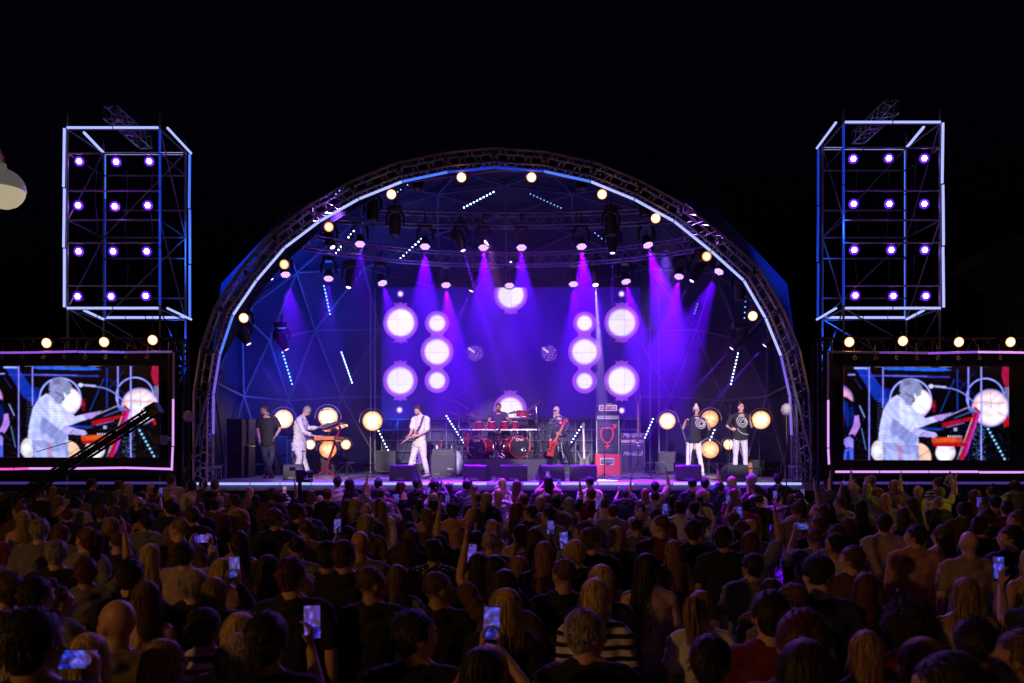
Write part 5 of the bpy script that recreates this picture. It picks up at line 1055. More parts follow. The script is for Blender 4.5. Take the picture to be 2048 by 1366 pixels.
def shirt_mesh(name, j, sleeve=.6, fem=0, vox=.012, inf=.016, hem=.008, length=-.09, fat=1, wr=.0045, collar=False, low=False):
    S = j['sc']; f = j['f']; side = f.cross(Z).normalized(); mb = MB()
    rr = torso_rings(j, side, inf, lo=length, fem=fem, hem=hem, fat=fat, hi=.95 if not low else .87)
    d = (rr[0][0]-rr[1][0]).normalized(); 
    if length < -.12: rr.insert(0, (rr[0][0]+d*(-length-.1), rr[0][1]+.01, rr[0][2]+.01, rr[0][3], rr[0][4]))
    mb.loft(rr, 20)
    if not low: mb.ell(j['neck']-f*.022*S-Z*.03*S, (.1*S, .075*S, .06*S), 14, 8); mb.ell(j['neck']+f*.018*S-Z*.058*S, (.085*S, .062*S, .055*S), 14, 8)
    for a in 'LR':
        sh, el, w_ = j[a+'s'], j[a+'e'], j[a+'w']; k = 1-.14*fem; m_ = lerp(j['neck'], sh, .45 if not low else .75)
        if sleeve <= 0: continue
        mb.limb([m_-Z*.012, sh], [(.058*S*k+inf*.8),(.057*S*k+inf)], 12); mb.limb([j['neck']+Z*.012*S, lerp(j['neck'],sh,.35)+Z*.012*S, lerp(j['neck'],sh,.7)], [.045*S+inf*.7,.046*S+inf*.8,.04*S+inf], 8)
        if sleeve <= 1: e = lerp(sh, el, sleeve); mb.limb([sh, e], [.057*S*k+inf, .05*S*k+inf+.008], 12)
        else:
            e = lerp(el, w_, sleeve-1); mb.limb([sh, el], [.057*S*k+inf,.04*S*k+inf], 12); mb.limb([el, e], [.04*S*k+inf, .03*S*k+inf+.004], 12)
    if collar: mb.loft([(j['neck']-Z*.02, .085*S,.08*S,side,side.cross(Z)), (j['neck']+Z*.025, .07*S,.068*S,side,side.cross(Z))], 14)
    return remesh(mb, name, vox, 2, wr, len(name))
def trousers_mesh(name, j, inf=.012, fem=0, vox=.013, top=.1, end=.93, fat=1, wr=.004):
    S = j['sc']; f = j['f']; side = f.cross(Z).normalized(); mb = MB(); rr = [r for r in torso_rings(j, side, inf, fem=fem, hi=top, fat=fat)]; mb.loft(rr, 18)
    for a in 'LR':
        hp, kn, an = j[a+'hp'], j[a+'k'], j[a+'a']; e = lerp(kn, an, end)
        mb.limb([hp+Z*.02, lerp(hp,kn,.4), kn], [.09*S+inf,.08*S+inf,.056*S+inf], 14); mb.limb([kn, lerp(kn,e,.4), e], [.055*S+inf,.055*S+inf,.042*S+inf], 14)
    return remesh(mb, name, vox, 2, wr, len(name))
def shoe_mesh(name, j, a):
    mb = MB(); foot_prims(mb, j[a+'a'], j.get(a+'f', j['f']), j['sc'], .008); mb.limb([j[a+'a'], j[a+'a']+Z*.03], [.045,.042], 10)
    return remesh(mb, name, .012, 2)
def hair_mesh(name, hc, f, up, style, S=1, seed=0, n=900):
    rng = random.Random(seed); sd = f.cross(up).normalized(); h = lambda x, y, z: hc+(sd*x+f*y+up*z)*S; rot = Matrix((sd, f, up)).transposed(); mb = MB()
    a, b_, c_ = .082*S, .102*S, .102*S; ctr = h(0,-.016,.022)
    # solid under-layer
    full = style in ('long','bob','midlong'); 
    base = MB(); base.ell(h(0,-.022,.032), (.079*S,.094*S,.094*S), 16, 12, rot)
    if style != 'crop': base.ell(h(0,-.042,-.025), (.066*S,.062*S,.078*S), 12, 8, rot)
    Lh = dict(long=.42, midlong=.3, bob=.17, short=0, crop=0, curly=.05, afro=.05, pony=0, bun=0, wavy=.33)[style]
    if Lh:
        zc = .0; base.loft([(h(0,-.03,.03), .076*S,.082*S,sd,f), (h(0,-.042,-.06), .074*S,.062*S,sd,f), (h(0,-.06,-.11), .068*S,.046*S,sd,f)] + ([(h(0,-.082,-.06-Lh*.45), .074*S,.032*S,sd,f), (h(0,-.1,-.08-Lh*.72), .04*S,.02*S,sd,f)] if Lh > .2 else [(h(0,-.05,-.05-Lh*.5), .066*S,.044*S,sd,f)]), 16)
    if style == 'bun': base.ell(h(0,-.05,.15), (.04*S,.04*S,.036*S), 12, 8, rot)
    if style == 'pony':
        base.limb([h(0,-.1,.075), h(0,-.15,.09), h(0,-.165,.02), h(0,-.15,-.09), h(0,-.135,-.17)], [.02*S,.028*S,.032*S,.026*S,.012*S], 10)
    bm_ = remesh(base, 'tmpb', .012, 4)
    vs = [tuple(v.co) for v in bm_.vertices]; fs = [tuple(p.vertices) for p in bm_.polygons]; mb.add(vs, fs); bpy.data.meshes.remove(bm_)
    nb = len(mb.v)
    for k in range(n):
        while True:
            d = V((rng.gauss(0,1), rng.gauss(0,1), rng.gauss(0,1))).normalized()
            x, y, z = d
            if y > .35 and z < .55 - (0 if not full else .1): continue           # face
            if z < -.55 or (abs(x) > .8 and z < -.1 and style in ('short','crop')): continue
            if y > .0 and z < -.05: continue
            break
        p = ctr + rot @ V((x*a, y*b_, z*c_)); wd = rng.uniform(.0022,.0045)*S; pts = [p]
        out = (rot @ V((x/a, y/b_, z/c_)).normalized()); seg = 7
        if style in ('short','crop'):
            ln = (.036 if style == 'short' else .013)*S*rng.uniform(.6,1.3); tg = rot @ V((x*.4+rng.gauss(0,.3), (-.5 if z > .4 else -.1)+rng.gauss(0,.25), -.7 if z < .8 else rng.gauss(0,.4))); tg = (tg - out*tg.dot(out)).normalized(); seg = 4
            lift = (.16 if style == 'short' else .3)*rng.uniform(.3,1.5)*(3.2 if rng.random() < .12 else 1)
            for q in range(seg):
                v_ = rot.transposed() @ (pts[-1]+tg*ln/seg-ctr); s_ = math.sqrt((v_.x/a)**2+(v_.y/b_)**2+(v_.z/c_)**2); pts.append(ctr+rot @ (v_/s_*(1+lift*ln*(q+1)/seg/.1)))
                o2 = (pts[-1]-ctr).normalized(); tg = (tg-o2*tg.dot(o2)).normalized()
        elif style in ('curly','afro'):
            ln = (rng.uniform(.05,.09) if style == 'afro' else rng.uniform(.025,.05))*S; ph = rng.uniform(0,6.3); t1, t2 = axes(out); base_d = (out*(.8 if style == 'afro' else .45) - up*(.25 if style == 'afro' else .6)).normalized()
            for q in range(seg):
                an = ph+q*1.5; pts.append(p + base_d*ln*(q+1)/seg + (t1*math.cos(an)+t2*math.sin(an))*.01*S); wd = .0038*S
        elif style in ('bun','pony'):
            tgt = h(0,-.055,.13) if style == 'bun' else h(0,-.105,.075)
            for q in range(5):
                u = (q+1)/5; m_ = lerp(p, tgt, u) - ctr; v_ = rot.transposed() @ m_; s_ = math.sqrt((v_.x/a)**2+(v_.y/b_)**2+(v_.z/c_)**2); m_ = ctr + m_*max(1, 1.02/s_ if s_ < 1.02 else 1); pts.append(m_)
            if style == 'pony' and rng.random() < .5:
                o_ = V((rng.gauss(0,.014),rng.gauss(0,.014),0)); pts += [h(0,-.15,.088)+o_, h(0,-.168,.02)+o_*1.4, h(rng.gauss(0,.01),-.152,-.09)+o_*1.5, h(rng.gauss(0,.014),-.14,-.2-rng.uniform(-.03,.04))+o_]
        else:
            # comb from the crown down over the head, then hang
            th = math.atan2(x, -y); ln = Lh*rng.uniform(.82,1.08)+.1; wav = {'wavy':.016}.get(style, .004)*S; ph = rng.uniform(0,6.3); spread = rng.uniform(.93,1.03); drift = rng.gauss(0,.0022)*S; ln *= rng.uniform(.8,1.05)
            if rng.random() < .09: spread = rng.uniform(1.05,1.13); wd *= .6; drift *= 3
            ang = math.acos(max(-1,min(1,z))); q = 0; done = 0; step = .035*S; cur = p
            while done < ln and len(pts) < 26:
                if ang < 1.62:
                    ang += step/(.1*S); st = math.sin(min(ang,1.62)); cz = math.cos(min(ang,1.62)); cur = ctr + rot @ V((math.sin(th)*st*a*spread, -math.cos(th)*st*b_*spread, cz*c_*spread))
                else:
                    cur = cur - up*step + f*((-.005*S if abs(th) < 1.6 else -.011*S) if done < .3 else -.002*S) - sd*(math.sin(th)*(.004 if done < .26 else -.001)*S) + sd*drift
                w2 = math.sin(done*45+ph)*wav*min(1, done*8); pts.append(cur + sd*w2 + f*math.cos(done*38+ph)*wav*.5); done += step
        # ribbon
        i0 = len(mb.v); nn = len(pts)
        for q, pt in enumerate(pts):
            tn = (pts[min(q+1,nn-1)]-pts[max(q-1,0)]); tn = tn.normalized() if tn.length > 1e-6 else up; o2 = (pt-ctr); o2 = o2 - tn*o2.dot(tn); sdv = tn.cross(o2.normalized() if o2.length > 1e-6 else f); ww = wd*(1-.6*(q/(nn-1))**2)
            mb.v += [tuple(pt+sdv*ww), tuple(pt-sdv*ww)]
        for q in range(nn-1): mb.f.append((i0+2*q, i0+2*q+1, i0+2*q+3, i0+2*q+2))
    me = bpy.data.meshes.new(name); me.from_pydata(mb.v, [], mb.f); me.polygons.foreach_set('use_smooth', [True]*len(me.polygons)); return me
def child(name, me, m, parent, col=None):
    if not me.materials: me.materials.append(m)
    o = bpy.data.objects.new(name, me); C.objects.link(o); o.parent = parent
    if me.materials[0] != m: o.material_slots[0].link = 'OBJECT'; o.material_slots[0].material = m
    if col: o.color = (*col, 1)
    return o
SK = dict(pale=(.62,.37,.27), tan=(.45,.24,.15), mid=(.52,.3,.2))
# ------------------------------------------------------------------ performers, posed from the photo
def performer(label, Yp, ft, J, fdir, clothes, hair, skin='pale', sc=1.0, fem=0, fat=1, vox=.0085, hf=None, hu=None, base=None, depth=None, legs=True, extra=None):
    root = PZ(ft, Yp, SZ if base is None else base); t = thing('person', label, 'person', root, 'performers on stage')
    depth = depth or {}
    j = {k: P(v[0], v[1], Yp+depth.get(k, 0))-root for k, v in J.items()}; j['sc'] = sc; j['f'] = V(fdir).normalized(); j['hf'] = V(hf or fdir).normalized(); j['hu'] = V(hu or (0,0,1)).normalized()
    j['hu'] = (j['hu']-j['hf']*j['hu'].dot(j['hf'])).normalized()
    if extra: j.update(extra)
    side = j['f'].cross(Z).normalized()
    for k, s in (('L',-1),('R',1)):
        j.setdefault(k+'hp', j['pelvis']+side*(.095*sc*s)-Z*.03)
    for k in 'LR':
        if k+'a' in j and legs is not False: j[k+'a'].z = max(j[k+'a'].z, .09*sc)
    child('body', body_mesh('performer_body', j, fem, vox, fat=fat), MS, t, SK[skin])
    for nm, kw, m_, col in clothes:
        if nm == 'shirt' or nm == 'jacket': child(nm, shirt_mesh('performer_'+nm, j, fem=fem, fat=fat, vox=.01, **kw), m_, t, col)
        if nm == 'trousers': child(nm, trousers_mesh('performer_trousers', j, fem=fem, fat=fat, vox=.01, **kw), m_, t, col)
        if nm == 'shoes':
            for a in 'LR': child('shoe', shoe_mesh('performer_shoe', j, a), m_, t, col)
    hc = j['head']; hs = j['hf'].cross(j['hu']).normalized(); hh = lambda x, y, z: hc+(hs*x+j['hf']*y+j['hu']*z)*sc
    if hair: child('hair', hair_mesh('performer_hair', hc, j['hf'], j['hu'], hair[0], sc, 3, 700), MH, t, hair[1])
    e = MB()
    for s in (-1,1): e.ell(hh(s*.031,.083,.008), .0105*sc, 8, 6)
    q = bpy.data.meshes.new('eyes'); q.from_pydata(e.v, [], e.f); child('eyes', q, MC, t, (.03,.02,.02))
    e = MB().ell(hh(0,.098,-.053), (.02*sc,.006*sc,.006*sc), 8, 6); q = bpy.data.meshes.new('mouth'); q.from_pydata(e.v, [], e.f); child('mouth', q, MC, t, (.35,.06,.06))
    e = MB()
    for s in (-1,1): e.limb([hh(s*.016,.094,.03), hh(s*.045,.084,.032)], [.0045*sc,.003*sc], 5)
    q = bpy.data.meshes.new('eyebrows'); q.from_pydata(e.v, [], e.f); child('eyebrows', q, MC, t, (.06,.035,.02))
    return t, j, hh
def beard(t, hh, col, k=1, sc=1):
    rng = random.Random(2); mb = MB()
    for i in range(260):
        an = rng.uniform(-1.5,1.5); z = rng.uniform(-.11,-.045); r = .06; p = hh(math.sin(an)*.056, .03+math.cos(an)*.058, z); q = p+(hh(0,.008,-.018*k)-hh(0,0,0)); mb.tube(p, q, .004, .001, 4)
    me = bpy.data.meshes.new('beard'); me.from_pydata(mb.v, [], mb.f); child('beard', me, MH, t, col)
def glasses(t, hh, dark=True):
    mb = MB()
    for s in (-1,1): mb.lathe(hh(s*.032,.1,.01), hh(0,1,0)-hh(0,0,0), [(-.003,.026),(.003,.025)], 12); mb.tube(hh(s*.055,.095,.014), hh(s*.078,-.0,.006), .003, n=5)
    mb.tube(hh(-.01,.103,.014), hh(.01,.103,.014), .003, n=5); me = bpy.data.meshes.new('glasses'); me.from_pydata(mb.v, [], mb.f); child('glasses', me, M['black'], t)
# man in black at left
t, j, hh = performer('man in black T-shirt and dark jeans with crossed legs beside the black speaker stack', 19.4, 539,
   dict(pelvis=(536,884), chest=(535,856), neck=(533,831), head=(528.5,819.5), Rs=(520.5,838), Re=(515,858), Rw=(519,877), Ls=(550,838), Le=(560,858), Lw=(552,871), Rk=(530,915), Ra=(543,950), Lk=(545,909), La=(534,950)),
   (-.35,-.94,0), [('shirt', dict(sleeve=.72, inf=.013, length=-.1), MC, (.016,.016,.018)), ('trousers', dict(), MC, (.035,.035,.06)), ('shoes', {}, MC, (.02,.02,.02))], ('short', (.09,.07,.06)), fat=1.12, hf=(-.85,-.5,-.25),
   extra=dict(Rh=V((.3,-.1,-1)), Lh=V((-.55,-.2,-.8)), Lt=V((0,-1,0)), Rt=V((0,-1,0)), Lc=.35, Rc=.5), depth=dict(Lw=-.16, Rw=-.16, Rk=-.08, Ra=.08))
beard(t, hh, (.25,.22,.2), .6)
# keyboard player
t, j, hh = performer('grey haired man in loose white shirt and trousers playing the keyboards', 20, 603,
   dict(pelvis=(598.5,889), chest=(600,858), neck=(605,834), head=(614.5,822), Rs=(598,840), Re=(607,864), Rw=(626,871), Ls=(604,839), Le=(618,857), Lw=(637,854.5), Rk=(600,915), Ra=(592,947), Lk=(606,915), La=(616,947)),
   (.93,-.36,0), [('shirt', dict(sleeve=1.7, inf=.02, length=-.16, hem=.022, wr=.006, collar=True), MC, (.72,.7,.72)), ('trousers', dict(inf=.024), MC, (.7,.68,.7)), ('shoes', {}, MC, (.5,.5,.5))], ('short', (.42,.36,.36)), fat=1.12, hf=(.8,-.2,-.6), hu=(.5,-.1,.85),
   extra=dict(Rh=V((.9,0,-.15)), Lh=V((.9,0,-.05)), Rp=V((0,0,-1)), Lp=V((0,0,-1)), Rt=V((0,.8,.3)), Lt=V((0,-.8,.3)), Rc=.55, Lc=.5), depth=dict(Rs=-.2, Re=-.26, Rw=-.22, Ls=.18, Le=.2, Lw=.12, Rk=-.1, Ra=-.1, Lk=.1, La=.12))
glasses(t, hh)
# guitarist in white
t, j, hh = performer('curly haired man in white shirt and trousers playing a guitar slung on a dotted strap', 19.3, 838,
   dict(pelvis=(839,887), chest=(841,857), neck=(841,833), head=(835.5,820.5), Rs=(828.5,838), Re=(824,858), Rw=(820,870), Ls=(854.5,838), Le=(853,862), Lw=(834,871.5), Rk=(826,913), Ra=(818,946), Lk=(848,915), La=(855,948)),
   (-.6,-.8,0), [('shirt', dict(sleeve=.88, inf=.017, length=-.11, hem=.014, wr=.0045, collar=True), MC, (.75,.73,.64)), ('trousers', dict(inf=.014), MC, (.72,.7,.66)), ('shoes', {}, MC, (.7,.7,.7))], ('curly', (.05,.028,.02)), hf=(-.62,-.6,-.5), hu=(-.25,-.25,.9),
   extra=dict(Rh=V((-.3,-.4,-.5)), Lh=V((-.9,-.4,0)), Rp=V((0,.9,0)), Lp=V((0,0,1)), Rt=V((.3,-.3,.8)), Lt=V((0,-.3,1)), Rc=.9, Lc=1.0), depth=dict(Rs=.1, Re=-.05, Rw=-.22, Ls=-.1, Le=-.22, Lw=-.34, Rk=-.06, Ra=.0, Lk=-.04, La=-.0))
beard(t, hh, (.06,.035,.025), .35)
root = V(ORG[t.name]); lw_ = j['Lw']+root; rw_ = j['Rw']+root; gc = P(829,875.5,19.3-.24); gup = V((-.6,-.62,-.42)); gn = V((-.3,-.2,.9))
guitar('electric_guitar', 'electric guitar played by the curly haired man in white', P(829,872,19.08), V((-.45,-.8,-.35)), V((-.5,-.45,.6)), 'orange', 'skinw', 'strat', .45, .78, 'guitar')
sp = MB(); a_ = P(853,834,19.3-.2); b_ = P(826,868,19.3-.3)
pts = [P(847,831.5,19.2), P(845,837,19.0), P(840,850,18.96), P(833,864,18.98), P(829,870,19.04)]
x_ = V((.8,0,.5)).normalized()
sp.loft([(p, .034, .004, x_, V((0,1,0))) for p in pts], 8)
sm = omat('dotted_strap', .8, 'print'); o_ = sp.build('guitar_strap', sm, t); o_.color = (.6,.6,.6,1)
# drummer
t, j, hh = performer('dark haired bearded drummer in a blue vest seated behind the red drum kit', 22.6, 997,
   dict(pelvis=(997,862), chest=(997,842), neck=(996.5,826), head=(997,814.5), Rs=(983.5,829), Re=(977,844), Rw=(975,851), Ls=(1010,829), Le=(1018,841), Lw=(1026,845), Rhp=(992,864), Lhp=(1002,864), Rk=(984,866), Ra=(982,890), Lk=(1011,866), La=(1013,890)),
   (0,-1,0), [('shirt', dict(sleeve=.35, inf=.018), MC, (.04,.04,.11)), ('trousers', {}, MC, (.02,.02,.03)), ('shoes', {}, MC, (.02,.02,.02))], ('short', (.04,.02,.015)), skin='mid', base=RZ, hf=(.1,-.95,-.28), legs=False,
   extra=dict(Rh=V((-.2,-.9,-.1)), Lh=V((.3,-.9,.1)), Rp=V((0,0,-1)), Lp=V((0,0,-1)), Rt=V((1,0,0)), Lt=V((-1,0,0)), Rc=1.1, Lc=1.1), depth=dict(Re=-.1, Rw=-.3, Le=-.12, Lw=-.3, Rk=-.42, Ra=-.4, Lk=-.42, La=-.4))
beard(t, hh, (.05,.025,.02), .5)
root = V(ORG[t.name])
for wk, d, nm in (('Rw',(.25,-.9,.15),'left'),('Lw',(-.5,-.5,.75),'right')):
    p = j[wk]+root+V((0,-.06,-.02)); d = V(d).normalized(); s_ = thing('drumstick', f'wooden drumstick in the hand of the drummer at the {nm} in the photo', 'drumstick', p, 'drumsticks'); MB().tube(p-d*.06, p+d*.3, .008, .005).build('stick_shaft', M['skinw'], s_); MB().ell(p+d*.31, .009, 8, 6).build('stick_tip', M['skinw'], s_)
# bald guitarist
t, j, hh = performer('bald man with white goatee and sunglasses in patterned black jacket playing a red guitar', 19.6, 1122,
   dict(pelvis=(1119,885), chest=(1119,859), neck=(1117,835), head=(1112.5,822), Rs=(1104,841), Re=(1099,862), Rw=(1101,878), Ls=(1132,841), Le=(1136,864), Lw=(1122,869), Rk=(1111,913), Ra=(1102,948), Lk=(1138,911), La=(1150,946)),
   (-.3,-.95,0), [('jacket', dict(sleeve=1.9, inf=.02, length=-.04, hem=.0, wr=.005), MCP, (.3,.28,.33)), ('trousers', dict(inf=.016), MC, (.014,.014,.018)), ('shoes', {}, MC, (.02,.02,.02))], None, hf=(-.6,-.78,-.1), fat=1.06,
   extra=dict(Rh=V((-.1,-.3,-1)), Lh=V((-.7,-.5,.2)), Rp=V((.3,.9,0)), Lp=V((0,.8,.4)), Rt=V((.8,-.3,.3)), Lt=V((0,-.2,1)), Rc=.8, Lc=1.1), depth=dict(Re=-.06, Rw=-.24, Le=-.14, Lw=-.32, Rk=-.1, Ra=-.05, Lk=-.05, La=0))
glasses(t, hh); rng = random.Random(3); mb = MB()
for i in range(90): p = hh(rng.uniform(-.02,.02), .088+rng.uniform(-.01,.008), -.085); mb.tube(p, p+(hh(0,.01,-.07)-hh(0,0,0)), .005, .001, 4)
me = bpy.data.meshes.new('goatee'); me.from_pydata(mb.v, [], mb.f); child('goatee', me, MH, t, (.75,.75,.72))
gt, g = guitar('electric_guitar', 'red angular electric guitar held low by the bald man', P(1105.5,892,19.28), V((.52,-.05,1)), V((-.2,-1,.12)), 'red', 'orange', 'angular', .42, 1.05, 'guitar')
sp = MB(); pts = [P(1128,832,19.6), P(1126,837,19.38), P(1120,850,19.33), P(1114,866,19.31), P(1108,886,19.3)]; sp.loft([(p,.032,.004,V((.9,0,.4)).normalized(),V((0,1,0))) for p in pts],8); so = sp.build('guitar_strap', M['grille'], t)
MB().disc(P(1121.5,845.5,19.315),(0,-1,0),.032,12).build('strap_badge', M['redm'], so)
m = MB(); m.path([P(1117,884,19.42),P(1116.5,895,19.4),P(1117,903,19.38)],.006,5); m.path([P(1122,884,19.42),P(1124,897,19.4),P(1127,916,19.42)],.007,5); m.build('belt_cord', M['white'], t)
# singers
t, j, hh = performer('blonde singer with hair up in black top and white jeans, fist at her collarbone', 20.3, 1389,
   dict(pelvis=(1387.5,880), chest=(1389,857), neck=(1392.5,834.5), head=(1392,821.5), Rs=(1377,840.5), Re=(1366,857), Rw=(1371,842), Ls=(1408,840.5), Le=(1419,859), Lw=(1414,845), Rk=(1377,912), Ra=(1376,947), Lk=(1399,912), La=(1405,945)),
   (-.1,-1,0), [('shirt', dict(sleeve=.72, inf=.015, length=-.08, wr=.005), MC, (.014,.014,.018)), ('trousers', dict(inf=.009), MC, (.75,.74,.78)), ('shoes', {}, MC, (.6,.6,.6))], ('bun', (.9,.74,.6)), fem=1, fat=1.04, hf=(-.35,-.92,-.15),
   extra=dict(Rh=V((.5,-.4,.6)), Lh=V((-.3,-.3,.9)), Rp=V((.5,.3,-.6)), Lp=V((0,-1,0)), Rt=V((0,-.8,.4)), Lt=V((-1,0,0)), Rc=1.7, Lc=1.2), depth=dict(Re=-.05, Rw=-.2, Le=-.05, Lw=-.2))
def swirl(t, cx, cy, Yp, r, dep=.17):
    for k in range(3):
        pts = []
        rr = r*(1-.3*k); ph = k*1.3
        for i in range(25): a = R(15*i)+ph; q = rr*(1+.1*math.sin(2*a+k)); pts.append(P(cx+q*math.cos(a)+k*.8, cy+q*math.sin(a), Yp-dep-.0*abs(math.cos(a))))
        MB().path(pts, .0075, 5).build('shirt_swirl', M['white'], t)
swirl(t, 1401, 847.5, 20.3, 9.5, .135)
t2_, j2, hh2 = performer('tall dark haired singer in black T-shirt with white swirl print and white jeans', 20.2, 1479,
   dict(pelvis=(1480,874), chest=(1481.5,850), neck=(1482.5,828), head=(1481.5,814.5), Rs=(1463,834), Re=(1453.5,852), Rw=(1463,858.5), Ls=(1497,834), Le=(1503,854), Lw=(1499.5,839), Rk=(1471,911), Ra=(1470,948), Lk=(1490.5,911), La=(1491,948)),
   (.05,-1,0), [('shirt', dict(sleeve=.78, inf=.015, length=-.08, wr=.005), MC, (.014,.014,.018)), ('trousers', dict(inf=.009), MC, (.6,.6,.68)), ('shoes', {}, MC, (.6,.6,.6))], ('bun', (.02,.014,.014)), fem=1, fat=1.06, hf=(.3,-.95,-.02),
   extra=dict(Rh=V((.8,-.4,0)), Lh=V((.1,-.3,.9)), Rp=V((0,.8,-.4)), Lp=V((-1,0,0)), Rt=V((0,0,1)), Lt=V((0,-1,.2)), Rc=1.2, Lc=.5), depth=dict(Re=-.05, Rw=-.2, Le=.02, Lw=-.12))
swirl(t2_, 1484, 843.5, 20.2, 10.5, .14); MB().path([P(1475,857,20.05),P(1480,864,20.05),P(1488,868,20.05),P(1497,869,20.08)],.006,5).build('shirt_swirl', M['white'], t2_)
# ================================================================== CROWD
HC = dict(bl=(.60,.40,.17), lb=(.33,.19,.09), br=(.13,.065,.03), dk=(.03,.018,.013), gy=(.38,.34,.29), rd=(.12,.03,.018))
HN = dict(bl='blonde', lb='sandy', br='brown', dk='dark', gy='grey', rd='reddish')
TC = dict(blk=(.012,.012,.014), wht=(.68,.66,.62), bei=(.45,.36,.24), olv=(.17,.15,.08), tan=(.5,.26,.1), red=(.36,.04,.04), nav=(.02,.03,.07), gry=(.2,.2,.21), yel=(.6,.42,.12), stp=(.7,.68,.64), prn=(.5,.42,.3), knt=(.62,.5,.3), brn=(.12,.065,.035), mar=(.16,.012,.03), grn=(.05,.09,.04), pnk=(.5,.25,.25))
TN = dict(blk='black', wht='white', bei='beige', olv='olive', tan='tan', red='red', nav='navy', gry='grey', yel='pale yellow', stp='striped', prn='printed', knt='cream knitted', brn='brown', mar='maroon', grn='dark green', pnk='pinkish')
def cj(pose, turn=0, fem=0):
    j = dict(sc=1.0, f=V((0,1,0)), pelvis=V((0,0,.95)), chest=V((0,.012,1.22)), neck=V((0,-.015,1.47)), head=V((0,.01,1.622)))
    j['hf'] = V((math.sin(R(turn)), math.cos(R(turn)), -.05)).normalized()
    sw = .185-.02*fem
    for a, s in (('L',-1),('R',1)):
        j[a+'s'] = V((s*sw,0,1.415)); j[a+'e'] = V((s*(sw+.055),-.03,1.15)); j[a+'w'] = V((s*(sw+.05),.06,.91)); j[a+'hp'] = V((s*.095,0,.92)); j[a+'k'] = V((s*.105,.015,.5)); j[a+'a'] = V((s*.12,-.01,.09))
    j['Lt'] = j['Rt'] = V((0,1,0))
    def hold(a, s, e, w_, h, c=.9): j[a+'e'] = V(e); j[a+'w'] = V(w_); j[a+'h'] = V(h); j[a+'p'] = V((-s*.5,-.8,0)); j[a+'t'] = V((0,-.8,.5)); j[a+'c'] = c
    if pose == 'front':
        for a, s in (('L',-1),('R',1)): hold(a, s, (s*.24,.03,1.14), (s*.1,.25,1.12), (-s*.6,.8,.1), .5)
    if pose in ('both', 'wide'):
        k = .045 if pose == 'both' else .095
        for a, s in (('L',-1),('R',1)): j[a+'s'] += V((0,.02,.025)); hold(a, s, (s*.22,.2,1.42), (s*k,.37,1.625 if pose == 'both' else 1.66), (-s*.02,.1,1), .8)
    if pose == 'one':
        j['Rs'] += V((0,.02,.025)); hold('R', 1, (.29,.17,1.38), (.2,.34,1.585), (0,.1,1), .8)
    if pose == 'up':
        j['Rs'] += V((.0,.0,.04)); hold('R', 1, (.3,.08,1.66), (.27,.16,1.9), (-.05,.1,1), .3)
    return j
_pc = {}
def body_of(pose, turn, fem):
    k = ('b', pose, turn, fem)
    if k not in _pc: _pc[k] = body_mesh('crowd_body', cj(pose, turn, fem), fem, .0115, fat=1.05)
    return _pc[k]
def shirt_of(pose, fem, sl):
    k = ('s', pose, fem, sl)
    if k not in _pc: _pc[k] = shirt_mesh('crowd_top', cj(pose, 0, fem), sleeve={'short':.7,'long':1.88,'tank':0}[sl], fem=fem, vox=.0135, inf=.014, length=-.12, hem=.012, wr=.005, fat=1.05, low=sl == 'tank')
    return _pc[k]
def legs_of(fem):
    k = ('l', fem)
    if k not in _pc: _pc[k] = trousers_mesh('crowd_trousers', cj('down', 0, fem), fem=fem, vox=.015, inf=.014, fat=1.05)
    return _pc[k]
def hair_of(style, turn):
    k = ('h', style, turn)
    if k not in _pc: j = cj('down', turn); _pc[k] = hair_mesh('crowd_hair', j['head'], j['hf'], V((0,0,1)), style, 1, hash(style) % 7 if False else len(style)+abs(turn), dict(crop=500, short=1100, curly=1100, afro=1500, bob=800, long=800, midlong=800, wavy=900, bun=450, pony=500)[style])
    return _pc[k]
def shoe_of(a):
    if 'sh'+a not in _pc: _pc['sh'+a] = shoe_mesh('crowd_shoe', cj('down'), a)
    return _pc['sh'+a]
LAND = [(60,'far left edge'),(170,'below left screen'),(300,'below left screen right'),(420,'below left arch foot'),(525,'below black speaker stack'),(610,'below keyboard player'),(700,'below red keyboard stand'),(790,'below lone dish lamp'),(870,'below white guitarist'),(950,'below left bass drum'),(1030,'below the drummer'),(1110,'below bald guitarist'),(1180,'below dark bass guitar'),(1250,'below red speaker box'),(1330,'below upright stick bass'),(1420,'below blonde singer'),(1520,'below dark haired singer'),(1620,'below right arch foot'),(1740,'below right screen left'),(1860,'below right screen middle'),(1970,'below right screen right'),(2200,'far right edge')]
SDESC = dict(long='long {} hair', midlong='straight {} hair', wavy='long wavy {} hair', bob='{} bob', short='short {} hair', crop='cropped {} hair', curly='curly {} hair', afro='big curly {} hair', bun='{} bun', pony='{} ponytail', bald='bald head')
used = {}; PEOPLE = []
def rowname(Y): return 'nearest camera' if Y < 3.6 else 'near crowd' if Y < 5.6 else 'mid crowd' if Y < 9 else 'farther crowd' if Y < 12.5 else 'by the stage'
